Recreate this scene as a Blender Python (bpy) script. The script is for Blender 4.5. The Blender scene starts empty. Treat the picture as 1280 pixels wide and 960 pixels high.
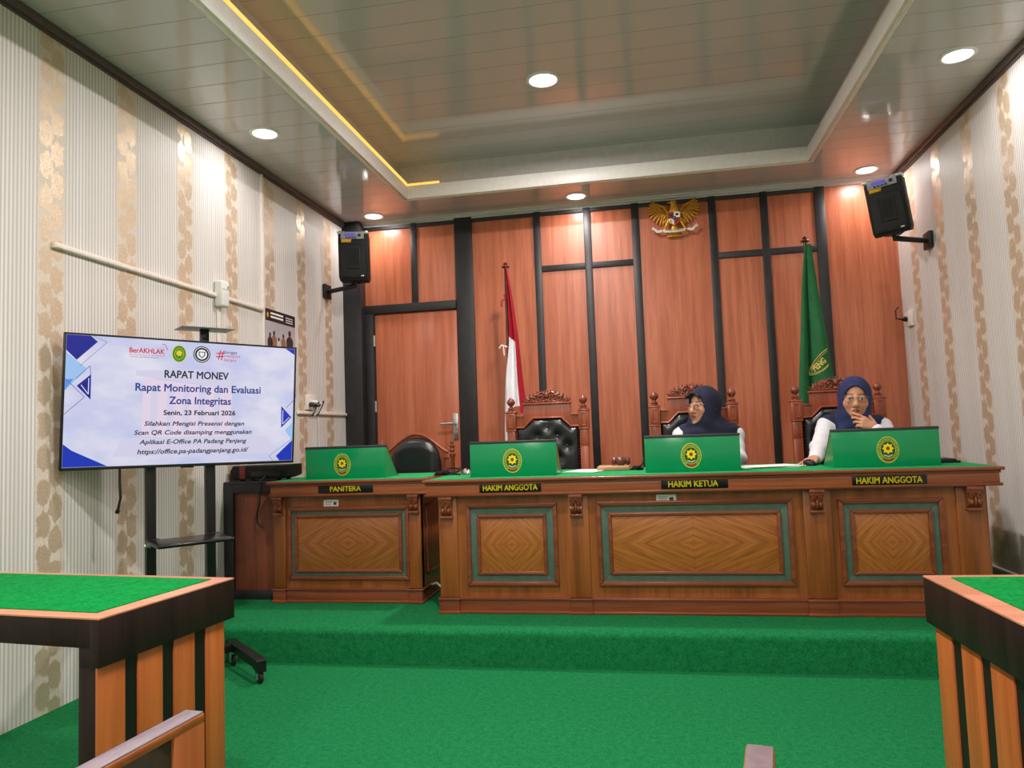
import bpy, bmesh, math, random
import numpy as np
from mathutils import Matrix, Vector
random.seed(7)
np.random.seed(7)
C = bpy.context.scene.collection
SC = bpy.context.scene
PI = math.pi

# ------------------------------------------------------------------ camera, world, lights, exposure
EXPO = 0.54
SC.view_settings.view_transform = 'Standard'
SC.view_settings.look = 'None'
SC.view_settings.gamma = 1
SC.view_settings.use_curve_mapping = False
SC.view_settings.exposure = EXPO
FPX, YAW, PITCH, ROLL, CAMZ = 915.14, .1791, .0679, -.036, 1.159
def cam_axes():
    cy, sy = math.cos(YAW), math.sin(YAW)
    f = Vector((-sy*math.cos(PITCH), cy*math.cos(PITCH), math.sin(PITCH)))
    r = Vector((cy, sy, 0)); u = r.cross(f)
    c, s = math.cos(ROLL), math.sin(ROLL)
    return c*r+s*u, -s*r+c*u, f
r_, u_, f_ = cam_axes()
cam = bpy.data.cameras.new('camera'); cam.sensor_width = 36; cam.lens = FPX/1280*36
cam.clip_start = .02
co = bpy.data.objects.new('camera', cam); C.objects.link(co)
co.matrix_world = Matrix(((r_.x, u_.x, -f_.x, 0), (r_.y, u_.y, -f_.y, 0), (r_.z, u_.z, -f_.z, CAMZ), (0, 0, 0, 1)))
SC.camera = co
w = bpy.data.worlds.new('world'); SC.world = w; w.use_nodes = True
w.node_tree.nodes['Background'].inputs[0].default_value = (1, .98, .95, 1)
w.node_tree.nodes['Background'].inputs[1].default_value = .3
SC.cycles.max_bounces = 8
SC.cycles.diffuse_bounces = 5
SC.cycles.glossy_bounces = 4
SC.cycles.sample_clamp_indirect = 6
LAMP_W = 3.5            # watts of each ceiling downlight
LAMP_COL = (1, .925, .90)
LAMP_E = 6.0             # glow of the diffusers
LED_E = 1.1
SCREEN_E = .59

# ------------------------------------------------------------------ helpers
def lin(c):
    return tuple((v/255/12.92 if v/255 <= .04045 else ((v/255+.055)/1.055)**2.4) for v in c)
class NT:
    def __init__(s, m):
        s.t = m.node_tree; s.b = s.t.nodes.get('Principled BSDF')
    def new(s, k, **kw):
        n = s.t.nodes.new(k)
        for a, v in kw.items(): setattr(n, a, v)
        return n
    def link(s, a, b): s.t.links.new(a, b)
    def put(s, sock, v):
        if hasattr(v, 'is_linked') or isinstance(v, bpy.types.NodeSocket): s.link(v, sock)
        else: sock.default_value = v
    def m(s, op, *a, clamp=False):
        n = s.new('ShaderNodeMath', operation=op); n.use_clamp = clamp
        for i, v in enumerate(a): s.put(n.inputs[i], v)
        return n.outputs[0]
    def step(s, v, a, b):                                  # smoothstep a..b -> 0..1
        n = s.new('ShaderNodeMapRange', interpolation_type='SMOOTHSTEP')
        s.put(n.inputs[0], v); n.inputs[1].default_value = a; n.inputs[2].default_value = b
        return n.outputs[0]
    def mix(s, f, a, b):
        n = s.new('ShaderNodeMix', data_type='RGBA')
        s.put(n.inputs[0], f)
        for k, v in ((6, a), (7, b)):
            if isinstance(v, tuple): n.inputs[k].default_value = (*v[:3], 1)
            else: s.link(v, n.inputs[k])
        return n.outputs[2]
    def pos(s, kind='pos'):
        if kind == 'pos': o = s.new('ShaderNodeNewGeometry').outputs['Position']
        else: o = s.new('ShaderNodeTexCoord').outputs[kind]
        x = s.new('ShaderNodeSeparateXYZ'); s.link(o, x.inputs[0])
        return o, x.outputs[0], x.outputs[1], x.outputs[2]
    def noise(s, vec, scale, detail=3, rough=.5, stretch=None):
        if stretch:
            mp = s.new('ShaderNodeMapping'); s.link(vec, mp.inputs[0]); mp.inputs[3].default_value = stretch; vec = mp.outputs[0]
        n = s.new('ShaderNodeTexNoise'); s.link(vec, n.inputs['Vector'])
        n.inputs['Scale'].default_value = scale; n.inputs['Detail'].default_value = detail; n.inputs['Roughness'].default_value = rough
        return n.outputs[0]
    def bump(s, h, strength=.2, dist=.01):
        n = s.new('ShaderNodeBump'); n.inputs['Strength'].default_value = strength; n.inputs['Distance'].default_value = dist
        s.link(h, n.inputs['Height']); s.link(n.outputs[0], s.b.inputs['Normal'])
def mat0(name, col, rough=.5, metal=0., spec=.5):
    m = bpy.data.materials.new(name); m.use_nodes = True
    b = m.node_tree.nodes['Principled BSDF']
    b.inputs['Base Color'].default_value = (*lin(col), 1); b.inputs['Roughness'].default_value = rough
    b.inputs['Metallic'].default_value = metal; b.inputs['Specular IOR Level'].default_value = spec
    return m
def mat(name, col, rough=.5, metal=0., spec=.5, var=.12, scale=30, bump=0, coord='Object'):
    """plain surface with a little procedural mottling"""
    m = mat0(name, col, rough, metal, spec); n = NT(m); v, x, y, z = n.pos(coord)
    a = n.noise(v, scale, 4)
    c = lin(col)
    n.link(n.mix(n.step(a, .3, .7), tuple(k*(1-var) for k in c), tuple(min(1, k*(1+var)) for k in c)), n.b.inputs['Base Color'])
    if bump: n.bump(n.noise(v, scale*6, 3), bump, .002)
    return m
def wood(name, c1, c2, rough=.35, axis='z', scale=1., spec=.5, coord='pos', coat=0):
    m = mat0(name, c1, rough, 0, spec); n = NT(m); v, x, y, z = n.pos(coord)
    st = {'z': (22, 22, 1.1), 'x': (1.1, 22, 22), 'y': (22, 1.1, 22)}[axis]
    a = n.noise(v, scale, 5, .6, st)
    b = n.noise(v, scale*5, 3, .6, st)
    k = n.m('ADD', n.m('MULTIPLY', a, .7), n.m('MULTIPLY', b, .3))
    n.link(n.mix(n.step(k, .35, .65), lin(c1), lin(c2)), n.b.inputs['Base Color'])
    n.bump(b, .05, .002)
    if coat: n.b.inputs['Coat Weight'].default_value = coat; n.b.inputs['Coat Roughness'].default_value = .1
    return m
def emit(name, col, strength):
    m = mat0(name, (0, 0, 0), .4); b = m.node_tree.nodes['Principled BSDF']
    b.inputs['Emission Color'].default_value = (*lin(col), 1); b.inputs['Emission Strength'].default_value = strength
    return m

class MB:
    """collects shapes into one mesh; .mi is the material slot of the next shape"""
    def __init__(s, M=None): s.bm = bmesh.new(); s.mi = 0; s.M = M or Matrix()
    def _fin(s, before):
        for f in s.bm.faces:
            if f not in before: f.material_index = s.mi
    def box(s, x0, x1, y0, y1, z0, z1, bev=0, seg=2, M=None):
        b4 = set(s.bm.faces)
        T = (M or s.M) @ Matrix.Translation(((x0+x1)/2, (y0+y1)/2, (z0+z1)/2)) @ Matrix.Diagonal((abs(x1-x0), abs(y1-y0), abs(z1-z0), 1))
        r = bmesh.ops.create_cube(s.bm, size=1, matrix=T)
        if bev:
            es = {e for v in r['verts'] for e in v.link_edges}
            bmesh.ops.bevel(s.bm, geom=list(es), offset=bev, segments=seg, affect='EDGES', profile=.5)
        s._fin(b4); return s
    def prism(s, poly, fr, d0, d1, bev=0):
        """poly of (a,b) in frame fr=(origin, A, B, N), extruded from d0 to d1 along N"""
        o, A, B, N = [Vector(k) for k in fr]
        b4 = set(s.bm.faces)
        lo = [s.bm.verts.new(s.M @ (o+A*a+B*b+N*d0)) for a, b in poly]
        hi = [s.bm.verts.new(s.M @ (o+A*a+B*b+N*d1)) for a, b in poly]
        n = len(poly)
        fs = [s.bm.faces.new(lo[::-1]), s.bm.faces.new(hi)]
        for i in range(n): fs.append(s.bm.faces.new((lo[i], lo[(i+1) % n], hi[(i+1) % n], hi[i])))
        if bev:
            es = list(fs[1].edges)
            bmesh.ops.bevel(s.bm, geom=es, offset=bev, segments=2, affect='EDGES', profile=.5)
        s._fin(b4); return s
    def lathe(s, prof, c=(0, 0, 0), n=24, axis='z', R=None):
        """prof of (r, h); closed at the ends"""
        b4 = set(s.bm.faces)
        Q = R or {'z': Matrix(), 'x': Matrix.Rotation(PI/2, 4, 'Y'), 'y': Matrix.Rotation(-PI/2, 4, 'X')}[axis]
        T = s.M @ Matrix.Translation(c) @ Q
        rings = []
        for r, h in prof:
            r = max(r, 1e-4)
            rings.append([s.bm.verts.new(T @ Vector((r*math.cos(2*PI*i/n), r*math.sin(2*PI*i/n), h))) for i in range(n)])
        for a, b in zip(rings, rings[1:]):
            for i in range(n): s.bm.faces.new((a[i], a[(i+1) % n], b[(i+1) % n], b[i]))
        s.bm.faces.new(rings[0][::-1]); s.bm.faces.new(rings[-1])
        s._fin(b4); return s
    def tube(s, pts, r, n=8, closed=False):
        b4 = set(s.bm.faces)
        P = [s.M @ Vector(p) for p in pts]; m = len(P)
        rr = r if isinstance(r, (list, tuple)) else [r]*m
        rings = []; up = None
        for i in range(m):
            if closed: t = P[(i+1) % m]-P[i-1]
            else: t = P[min(i+1, m-1)]-P[max(i-1, 0)]
            t.normalize()
            if up is None:
                up = Vector((0, 0, 1)) if abs(t.z) < .9 else Vector((1, 0, 0))
            a = (up - t*up.dot(t)).normalized(); b = t.cross(a); up = a
            rings.append([s.bm.verts.new(P[i]+(a*math.cos(2*PI*k/n)+b*math.sin(2*PI*k/n))*rr[i]) for k in range(n)])
        pr = list(zip(rings, rings[1:]))
        if closed: pr.append((rings[-1], rings[0]))
        for a, b in pr:
            for k in range(n): s.bm.faces.new((a[k], a[(k+1) % n], b[(k+1) % n], b[k]))
        if not closed:
            s.bm.faces.new(rings[0][::-1]); s.bm.faces.new(rings[-1])
        s._fin(b4); return s
    def ell(s, c, r, R=None, u=16, v=10):
        b4 = set(s.bm.faces)
        T = s.M @ Matrix.Translation(c) @ (R or Matrix()) @ Matrix.Diagonal((*r, 1))
        bmesh.ops.create_uvsphere(s.bm, u_segments=u, v_segments=v, radius=1, matrix=T)
        s._fin(b4); return s
    def frame(s, x0, x1, z0, z1, wd, y0, y1, bev=.003):
        """mitred rectangular moulding in an xz plane"""
        fr = ((0, 0, 0), (1, 0, 0), (0, 0, 1), (0, -1, 0))
        a, b, c, d = (x0, z0), (x1, z0), (x1, z1), (x0, z1)
        e, f, g, h = (x0+wd, z0+wd), (x1-wd, z0+wd), (x1-wd, z1-wd), (x0+wd, z1-wd)
        for q in ((a, b, f, e), (b, c, g, f), (c, d, h, g), (d, a, e, h)): s.prism(q, fr, -y1, -y0, bev)
        return s
    def grid(s, fn, nu, nv, th=0):
        """sheet fn(u,v)->point; th>0 gives it thickness along +y"""
        b4 = set(s.bm.faces)
        def sheet(off):
            return [[s.bm.verts.new(s.M @ (Vector(fn(i/nu, j/nv))+Vector((0, off, 0)))) for j in range(nv+1)] for i in range(nu+1)]
        g = sheet(0)
        for i in range(nu):
            for j in range(nv): s.bm.faces.new((g[i][j], g[i+1][j], g[i+1][j+1], g[i][j+1]))
        if th:
            k = sheet(th)
            for i in range(nu):
                for j in range(nv): s.bm.faces.new((k[i][j], k[i][j+1], k[i+1][j+1], k[i+1][j]))
            rim = [(i, 0) for i in range(nu)]+[(nu, j) for j in range(nv)]+[(i, nv) for i in range(nu, 0, -1)]+[(0, j) for j in range(nv, 0, -1)]
            for a, b in zip(rim, rim[1:]+rim[:1]):
                s.bm.faces.new((g[b[0]][b[1]], g[a[0]][a[1]], k[a[0]][a[1]], k[b[0]][b[1]]))
        s._fin(b4); return s
    def text(s, body, cx, bl, width, cap, fr, off=0., bold=.0, shear=0., ext=.0004, fn=None):
        """lettering fitted to width and cap height, centred at cx on baseline bl in frame fr=(o,A,B,N); bold widens the strokes"""
        cu = bpy.data.curves.new('t', 'FONT'); cu.body = body; cu.size = 1; cu.shear = shear; cu.resolution_u = 3
        ob = bpy.data.objects.new('t', cu); C.objects.link(ob)
        bpy.context.view_layer.update()
        me = bpy.data.meshes.new_from_object(ob.evaluated_get(bpy.context.evaluated_depsgraph_get()))
        xs = [v.co.x for v in me.vertices]
        x0, x1 = min(xs), max(xs)
        o, A, B, N = [Vector(k) for k in fr]
        def put(a, b): return s.bm.verts.new(s.M @ Vector(fn(a, b, ext) if fn else o+A*a+B*b+N*(off+ext)))
        b4 = set(s.bm.faces)
        ab = [(cx+(v.co.x-(x0+x1)/2)*width/(x1-x0), bl+v.co.y*cap/.69) for v in me.vertices]
        cnt = {}
        for p in me.polygons:
            for e in p.edge_keys: cnt[e] = cnt.get(e, 0)+1
        vs = [put(*q) for q in ab]
        for p in me.polygons:
            try: s.bm.faces.new([vs[i] for i in p.vertices])
            except ValueError: pass
        if bold:
            k = bold*cap
            for (i, j_), c in cnt.items():
                if c != 1: continue
                p, q = Vector(ab[i]), Vector(ab[j_]); t = q-p
                if t.length < 1e-7: continue
                t = t.normalized()*k; n = Vector((-t.y, t.x))
                s.bm.faces.new([put(*(p-t*.7+n)), put(*(q+t*.7+n)), put(*(q+t*.7-n)), put(*(p-t*.7-n))])
        s._fin(b4)
        C.objects.unlink(ob); bpy.data.objects.remove(ob); bpy.data.curves.remove(cu); bpy.data.meshes.remove(me)
        return s

ROOTM = {}
def finish_mesh(me, angle=35):
    me.polygons.foreach_set('use_smooth', [True]*len(me.polygons))
    me.set_sharp_from_angle(angle=math.radians(angle))
def thing(name, label, cat, loc=(0, 0, 0), rz=0, group=None):
    o = bpy.data.objects.new(name, None); C.objects.link(o); o.empty_display_size = .05
    o.location = loc; o.rotation_euler = (0, 0, rz)
    o['label'] = label; o['category'] = cat
    if group: o['group'] = group
    ROOTM[o] = Matrix.Translation(loc) @ Matrix.Rotation(rz, 4, 'Z')
    return o
def part(name, mb, ms, parent=None, label=None, local=False, angle=35, smooth=True):
    """one mesh object; its shape is given in world coordinates unless local"""
    if isinstance(mb, MB):
        bmesh.ops.recalc_face_normals(mb.bm, faces=mb.bm.faces)
        me = bpy.data.meshes.new(name); mb.bm.to_mesh(me); mb.bm.free()
    else: me = mb
    for m in (ms if isinstance(ms, (list, tuple)) else [ms]): me.materials.append(m)
    if smooth: finish_mesh(me, angle)
    o = bpy.data.objects.new(name, me); C.objects.link(o)
    if parent is not None:
        o.parent = parent
        M = ROOTM.get(parent, Matrix()); ROOTM[o] = M
        if not local: me.transform(M.inverted())
    if label: o['label'] = label
    return o
def struct(name, mb, ms, parent=None, **k):
    o = part(name, mb, ms, parent, **k)
    if parent is None: o['kind'] = 'structure'
    return o
def solo(name, mb, ms, label, cat, group=None, **k):
    o = part(name, mb, ms, None, **k); o['label'] = label; o['category'] = cat
    if group: o['group'] = group
    return o
def dup(root, loc, rz, label, group=None):
    r = root.copy(); C.objects.link(r); r.location = loc; r.rotation_euler = (0, 0, rz); r['label'] = label
    if group: r['group'] = group
    ROOTM[r] = Matrix.Translation(loc) @ Matrix.Rotation(rz, 4, 'Z')
    def kids(a, b):
        for ch in list(a.children):
            c = ch.copy(); C.objects.link(c); c.parent = b
            kids(ch, c)
    kids(root, r)
    return r

# ---- soft solids: a distance field on a grid, meshed with surface nets
class Field:
    def __init__(s, lo, hi, h):
        s.lo = np.array(lo, np.float32); s.h = h
        s.n = np.ceil((np.array(hi)-np.array(lo))/h).astype(int)+1
        s.ax = [s.lo[i]+h*np.arange(s.n[i], dtype=np.float32) for i in range(3)]
        s.d = np.full(tuple(s.n), 1., np.float32)
    def put(s, fn, lo, hi, k=.01, op='add'):
        m = k+3*s.h
        a = np.clip(np.floor((np.array(lo)-m-s.lo)/s.h).astype(int), 0, s.n-1); b = np.clip(np.ceil((np.array(hi)+m-s.lo)/s.h).astype(int)+1, 1, s.n)
        if np.any(b <= a): return
        sl = tuple(slice(a[i], b[i]) for i in range(3))
        X = s.ax[0][sl[0]][:, None, None]; Y = s.ax[1][sl[1]][None, :, None]; Z = s.ax[2][sl[2]][None, None, :]
        v = fn(X, Y, Z).astype(np.float32); c = s.d[sl]
        if op == 'sub': v = -v; c2 = -c; v2 = -v
        if op == 'add':
            q = np.maximum(k-np.abs(c-v), 0)/max(k, 1e-6); s.d[sl] = np.minimum(c, v)-q*q*k*.25
        else:
            q = np.maximum(k-np.abs(c-v), 0)/max(k, 1e-6); s.d[sl] = np.maximum(c, v)+q*q*k*.25
    def ell(s, c, r, k=.01, op='add', R=None):
        c = np.array(c, float); r = np.array(r, float); R = np.eye(3) if R is None else np.array(R)
        def fn(X, Y, Z):
            x, y, z = X-c[0], Y-c[1], Z-c[2]
            q = [(R[0][i]*x+R[1][i]*y+R[2][i]*z) for i in range(3)]
            k0 = np.sqrt(sum((q[i]/r[i])**2 for i in range(3))+1e-9); k1 = np.sqrt(sum((q[i]/r[i]**2)**2 for i in range(3))+1e-9)
            return k0*(k0-1)/k1
        e = np.sqrt(((R*r)**2).sum(1)); s.put(fn, c-e, c+e, k, op)
    def cap(s, a, b, ra, rb=None, k=.01, op='add'):
        a = np.array(a, float); b = np.array(b, float); rb = ra if rb is None else rb; ab = b-a; L = max(float(ab@ab), 1e-9)
        def fn(X, Y, Z):
            x, y, z = X-a[0], Y-a[1], Z-a[2]
            t = np.clip((x*ab[0]+y*ab[1]+z*ab[2])/L, 0, 1)
            return np.sqrt((x-t*ab[0])**2+(y-t*ab[1])**2+(z-t*ab[2])**2)-(ra+(rb-ra)*t)
        m = max(ra, rb); s.put(fn, np.minimum(a, b)-m, np.maximum(a, b)+m, k, op)
    def chain(s, pts, rs, k=.01, op='add'):
        for i in range(len(pts)-1): s.cap(pts[i], pts[i+1], rs[i], rs[i+1], k, op)
    def warp(s, fn):                                       # add a displacement everywhere near the surface
        X, Y, Z = s.ax[0][:, None, None], s.ax[1][None, :, None], s.ax[2][None, None, :]
        near = np.abs(s.d) < .03
        s.d = np.where(near, s.d+fn(X, Y, Z).astype(np.float32), s.d)
    def mesh(s, name, col=None):
        d = s.d; ins = d < 0
        cnt = np.zeros(tuple(s.n-1), np.int8)
        off = [(i, j, k) for i in (0, 1) for j in (0, 1) for k in (0, 1)]
        N = s.n
        sub = lambda A, o: A[o[0]:N[0]-1+o[0], o[1]:N[1]-1+o[1], o[2]:N[2]-1+o[2]]
        for o in off: cnt += sub(ins, o)
        act = (cnt > 0) & (cnt < 8); idx = np.argwhere(act)
        ident = np.full(act.shape, -1, np.int32); ident[act] = np.arange(len(idx))
        val = {o: d[idx[:, 0]+o[0], idx[:, 1]+o[1], idx[:, 2]+o[2]] for o in off}
        P = np.zeros((len(idx), 3)); c = np.zeros(len(idx))
        for o in off:
            for a in range(3):
                if o[a]: continue
                q = list(o); q[a] = 1; q = tuple(q)
                va, vb = val[o], val[q]; cr = (va < 0) != (vb < 0)
                t = np.where(cr, va/np.where(cr, va-vb, 1), 0)
                p = np.array(o, float)[None].repeat(len(idx), 0); p[:, a] += t
                P += p*cr[:, None]; c += cr
        V = (idx+P/c[:, None])*s.h+s.lo
        F = []
        for a in range(3):
            sa = [slice(None)]*3; sb = [slice(None)]*3; sa[a] = slice(0, -1); sb[a] = slice(1, None)
            A, B = ins[tuple(sa)], ins[tuple(sb)]
            b, cc = (a+1) % 3, (a+2) % 3
            E = np.argwhere(A != B)
            ok = (E[:, b] > 0) & (E[:, cc] > 0) & (E[:, b] < N[b]-1) & (E[:, cc] < N[cc]-1); E = E[ok]
            fl = A[E[:, 0], E[:, 1], E[:, 2]]
            def cell(db, dc):
                q = E.copy(); q[:, b] -= db; q[:, cc] -= dc
                return ident[q[:, 0], q[:, 1], q[:, 2]]
            Q = np.stack([cell(1, 1), cell(0, 1), cell(0, 0), cell(1, 0)], 1)
            Q[~fl] = Q[~fl][:, ::-1]
            F.append(Q)
        F = np.concatenate(F); F = F[(F >= 0).all(1)]
        me = bpy.data.meshes.new(name)
        me.vertices.add(len(V)); me.vertices.foreach_set('co', V.astype(np.float32).ravel())
        me.loops.add(len(F)*4); me.loops.foreach_set('vertex_index', F.ravel().astype(np.int32))
        me.polygons.add(len(F)); me.polygons.foreach_set('loop_start', np.arange(0, len(F)*4, 4, dtype=np.int32))
        me.update(calc_edges=True)
        if col is not None:
            at = me.color_attributes.new('Col', 'FLOAT_COLOR', 'POINT')
            at.data.foreach_set('color', np.concatenate([col(V), np.ones((len(V), 1))], 1).astype(np.float32).ravel())
        return me
# ------------------------------------------------------------------ materials
def wallpaper(name, phase, stain=False):
    m = mat0(name, (220, 215, 205), .5, 0, .3); n = NT(m); v, x, y, z = n.pos()
    P = .503
    du = n.m('WRAP', n.m('SUBTRACT', y, phase), P/2, -P/2)
    adu = n.m('ABSOLUTE', du)
    wob = n.m('MULTIPLY', n.m('SUBTRACT', n.noise(v, 60, 3), .5), .03)
    band = n.m('SUBTRACT', 1., n.step(n.m('ADD', adu, wob), .074, .084))
    def loz(cx, z0):
        a = n.m('ABSOLUTE', n.m('SUBTRACT', du, cx)); b = n.m('ABSOLUTE', n.m('WRAP', n.m('SUBTRACT', z, z0), .075, -.075))
        q = n.m('MAXIMUM', n.m('DIVIDE', a, .0385), n.m('DIVIDE', n.m('ADD', n.m('MULTIPLY', a, .75), b), .069))
        return n.m('SUBTRACT', 1., n.step(n.m('ADD', q, n.m('ADD', n.m('MULTIPLY', wob, 12.), n.m('MULTIPLY', n.m('SUBTRACT', n.noise(v, 28, 2), .5), .9))), .86, 1.08))
    lz = n.m('MAXIMUM', loz(.032, 0.), loz(-.032, .075))
    sp = n.step(n.noise(v, 190, 2, .6), .5, .62)
    # fine ribs between the bands
    rib = n.m('ABSOLUTE', n.m('WRAP', n.m('SUBTRACT', y, phase), .0105, -.0105))
    ribm = n.step(rib, .003, .0062)
    soft = n.noise(v, 9, 2, .5, (0, 1, .02))
    ribc = n.mix(ribm, lin((198, 194, 191)), lin((238, 234, 230)))
    ribc = n.mix(n.m('MULTIPLY', n.step(soft, .35, .7), .35), ribc, lin((205, 198, 188)))
    base = n.mix(n.m('MULTIPLY', sp, .6), lin((222, 208, 191)), lin((241, 234, 227)))
    tan = n.mix(n.m('MULTIPLY', sp, .6), lin((214, 192, 164)), lin((237, 225, 207)))
    bc = n.mix(lz, base, tan)
    col = n.mix(band, ribc, bc)
    if stain:
        a = n.noise(v, 7, 4, .65)
        dz = n.m('SUBTRACT', 1., n.step(n.m('ADD', z, n.m('MULTIPLY', a, -.5)), .05, .28))
        dy = n.m('SUBTRACT', 1., n.step(n.m('ADD', n.m('ABSOLUTE', n.m('SUBTRACT', y, 4.9)), n.m('MULTIPLY', a, .1)), .12, .3))
        col = n.mix(n.m('MULTIPLY', n.m('MULTIPLY', dz, dy), .75), col, lin((92, 86, 72)))
    n.link(col, n.b.inputs['Base Color'])
    # woven foil of the lozenges glints in the lamps
    n.link(n.m('MULTIPLY', n.m('MULTIPLY', band, lz), .35), n.b.inputs['Metallic'])
    n.link(n.m('SUBTRACT', .5, n.m('MULTIPLY', n.m('MULTIPLY', band, lz), .12)), n.b.inputs['Roughness'])
    n.bump(n.m('ADD', n.m('MULTIPLY', n.m('MULTIPLY', ribm, n.m('SUBTRACT', 1., band)), .6), n.m('MULTIPLY', sp, n.m('MULTIPLY', band, .5))), .25, .003)
    return m
def carpet(name, a, b, sc=1.):
    m = mat0(name, a, .95, 0, .1); n = NT(m); v, x, y, z = n.pos()
    f = n.noise(v, 160*sc, 4, .7); g = n.noise(v, 14*sc, 4, .6)
    k = n.m('ADD', n.m('MULTIPLY', f, .7), n.m('MULTIPLY', n.noise(v, 45*sc, 3, .6), .3))
    n.link(n.mix(n.step(k, .28, .72), lin(a), lin(b)), n.b.inputs['Base Color'])
    n.bump(f, .22, .004)
    return m
def ceiling_mat(name, col, rough):
    m = mat0(name, col, rough, 0, .5); n = NT(m); v, x, y, z = n.pos()
    t = n.m('WRAP', y, .1, -.1)                                       # boards 0.2 m wide laid across the room
    groove = n.m('SUBTRACT', 1., n.step(n.m('ABSOLUTE', t), .0, .004))
    crown = n.m('MULTIPLY', n.m('MULTIPLY', t, t), -.05)
    wav = n.m('MULTIPLY', n.noise(v, 2.2, 2, .5, (1, 2.5, 1)), .0012)
    n.link(n.mix(n.m('MULTIPLY', groove, .45), lin(col), lin((60, 60, 60))), n.b.inputs['Base Color'])
    n.bump(n.m('ADD', n.m('ADD', crown, wav), n.m('MULTIPLY', groove, -.0025)), .5, 1.)
    n.b.inputs['IOR'].default_value = 1.72
    return m
def veneer(name, a, b):
    """four matched quarters: the grain runs in nested diamonds"""
    m = mat0(name, a, .32, 0, .5); n = NT(m)
    g = n.new('ShaderNodeTexCoord').outputs['Generated']; x = n.new('ShaderNodeSeparateXYZ'); n.link(g, x.inputs[0])
    o, ox, oy, oz = n.pos('Object')
    ax = n.m('ABSOLUTE', n.m('SUBTRACT', x.outputs[0], .5)); az = n.m('ABSOLUTE', n.m('SUBTRACT', x.outputs[2], .5))
    s = n.m('ADD', n.m('MULTIPLY', ax, 1.0), n.m('MULTIPLY', az, .8))
    cv = n.new('ShaderNodeCombineXYZ'); n.link(n.m('MULTIPLY', s, 14.), cv.inputs[0]); n.link(n.m('MULTIPLY', n.m('SUBTRACT', ax, az), .8), cv.inputs[1])
    k = n.noise(cv.outputs[0], 1.6, 4, .6)
    seam = n.m('SUBTRACT', 1., n.step(n.m('MINIMUM', n.m('MULTIPLY', ax, 2.), az), .0, .006))
    c = n.mix(n.step(k, .33, .67), lin(a), lin(b))
    n.link(n.mix(n.m('MULTIPLY', seam, .35), c, lin((70, 38, 14))), n.b.inputs['Base Color'])
    n.b.inputs['Coat Weight'].default_value = .25; n.b.inputs['Coat Roughness'].default_value = .15
    return m
def attr_mat(name, rough, sss=0):
    m = mat0(name, (200, 150, 120), rough, 0, .4); n = NT(m)
    a = n.new('ShaderNodeAttribute'); a.attribute_name = 'Col'
    v, x, y, z = n.pos('Object')
    n.link(n.mix(n.m('MULTIPLY', n.noise(v, 120, 3), .12), a.outputs['Color'], lin((150, 95, 70))), n.b.inputs['Base Color'])
    if sss: n.b.inputs['Subsurface Weight'].default_value = sss; n.b.inputs['Subsurface Scale'].default_value = .01
    return m

W_LEFT = wallpaper('wallpaper_left', 2.906)
W_RIGHT = wallpaper('wallpaper_right', 5.015, True)
W_PLAIN = mat('rear_wall_paint', (205, 198, 188), .7)
CARPET = carpet('green_carpet', (10, 84, 44), (36, 140, 82))
CARPET2 = carpet('green_table_felt', (0, 112, 44), (18, 158, 76), .6)
FELT = carpet('bench_felt', (20, 130, 70), (60, 170, 105))
CEIL = ceiling_mat('ceiling_boards', (196, 192, 192), .09)
CEIL_UP = ceiling_mat('recess_boards', (198, 194, 196), .12)
WHITE_TRIM = mat('white_trim', (230, 226, 220), .4, var=.03)
GREY_TRIM = mat('grey_trim', (208, 206, 204), .35, var=.04)
DARK_TRIM = mat('dark_brown_trim', (88, 76, 74), .4)
WALLWOOD = wood('wall_panel_wood', (178, 96, 66), (206, 122, 88), .3, 'z', .8)
DOORWOOD = wood('door_wood', (178, 94, 64), (202, 118, 84), .3, 'z', .7)
BATTEN = mat('black_batten', (38, 36, 38), .45, var=.18, scale=12)
BLACK = mat('black_metal', (16, 16, 18), .4)
BLACK_PL = mat('black_plastic', (12, 12, 14), .5, spec=.35, bump=.1)
DARKGREY = mat('dark_grey_plastic', (52, 54, 56), .45)
SILVER = mat('brushed_silver', (200, 200, 200), .3, .9)
GREYPL = mat('grey_plastic', (168, 168, 172), .4)
WHITEPL = mat('white_plastic', (232, 232, 226), .4, var=.03)
CREAM = mat('cream_plastic', (236, 226, 216), .45, var=.04)
PAPER = mat('white_paper', (236, 234, 230), .8, var=.03)
RUBBER = mat('black_rubber', (22, 22, 22), .7)
BWOOD = wood('bench_wood', (128, 68, 28), (164, 92, 42), .35, 'z', .8, coat=.2)
BWOODX = wood('bench_rail_wood', (142, 72, 36), (176, 98, 52), .35, 'x', .8, coat=.2)
BRED = wood('bench_red_moulding', (112, 52, 29), (146, 74, 43), .32, 'x', 1., coat=.25)
BREDZ = wood('bench_red_block', (116, 56, 32), (150, 78, 46), .32, 'z', 1., coat=.25)
BANDG = mat('painted_green_band', (82, 106, 92), .5, scale=20)
VENEER = veneer('matched_veneer', (146, 82, 30), (188, 114, 52))
VENEER_D = veneer('matched_veneer_brown', (134, 76, 32), (170, 102, 50))
CHAIRW = wood('chair_teak', (134, 62, 38), (170, 86, 54), .35, 'z', .9, coat=.2)
CHAIRD = wood('carved_teak', (104, 46, 28), (146, 72, 46), .38, 'z', 1.4, coat=.2)
LEATHER = mat('black_leather', (30, 30, 34), .27, spec=.7, bump=.25, scale=60)
GREENBOARD = mat('green_board', (4, 148, 90), .22, var=.05, scale=3)
YELLOW = mat('yellow_letter', (255, 226, 16), .4, var=.05)
PLATE = mat('black_plate', (14, 12, 14), .25)
GOLD = mat('gold_paint', (222, 164, 40), .35, .3, var=.2, scale=40)
GOLD_D = mat('old_gold', (188, 128, 30), .4, .3, var=.25, scale=60)
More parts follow.
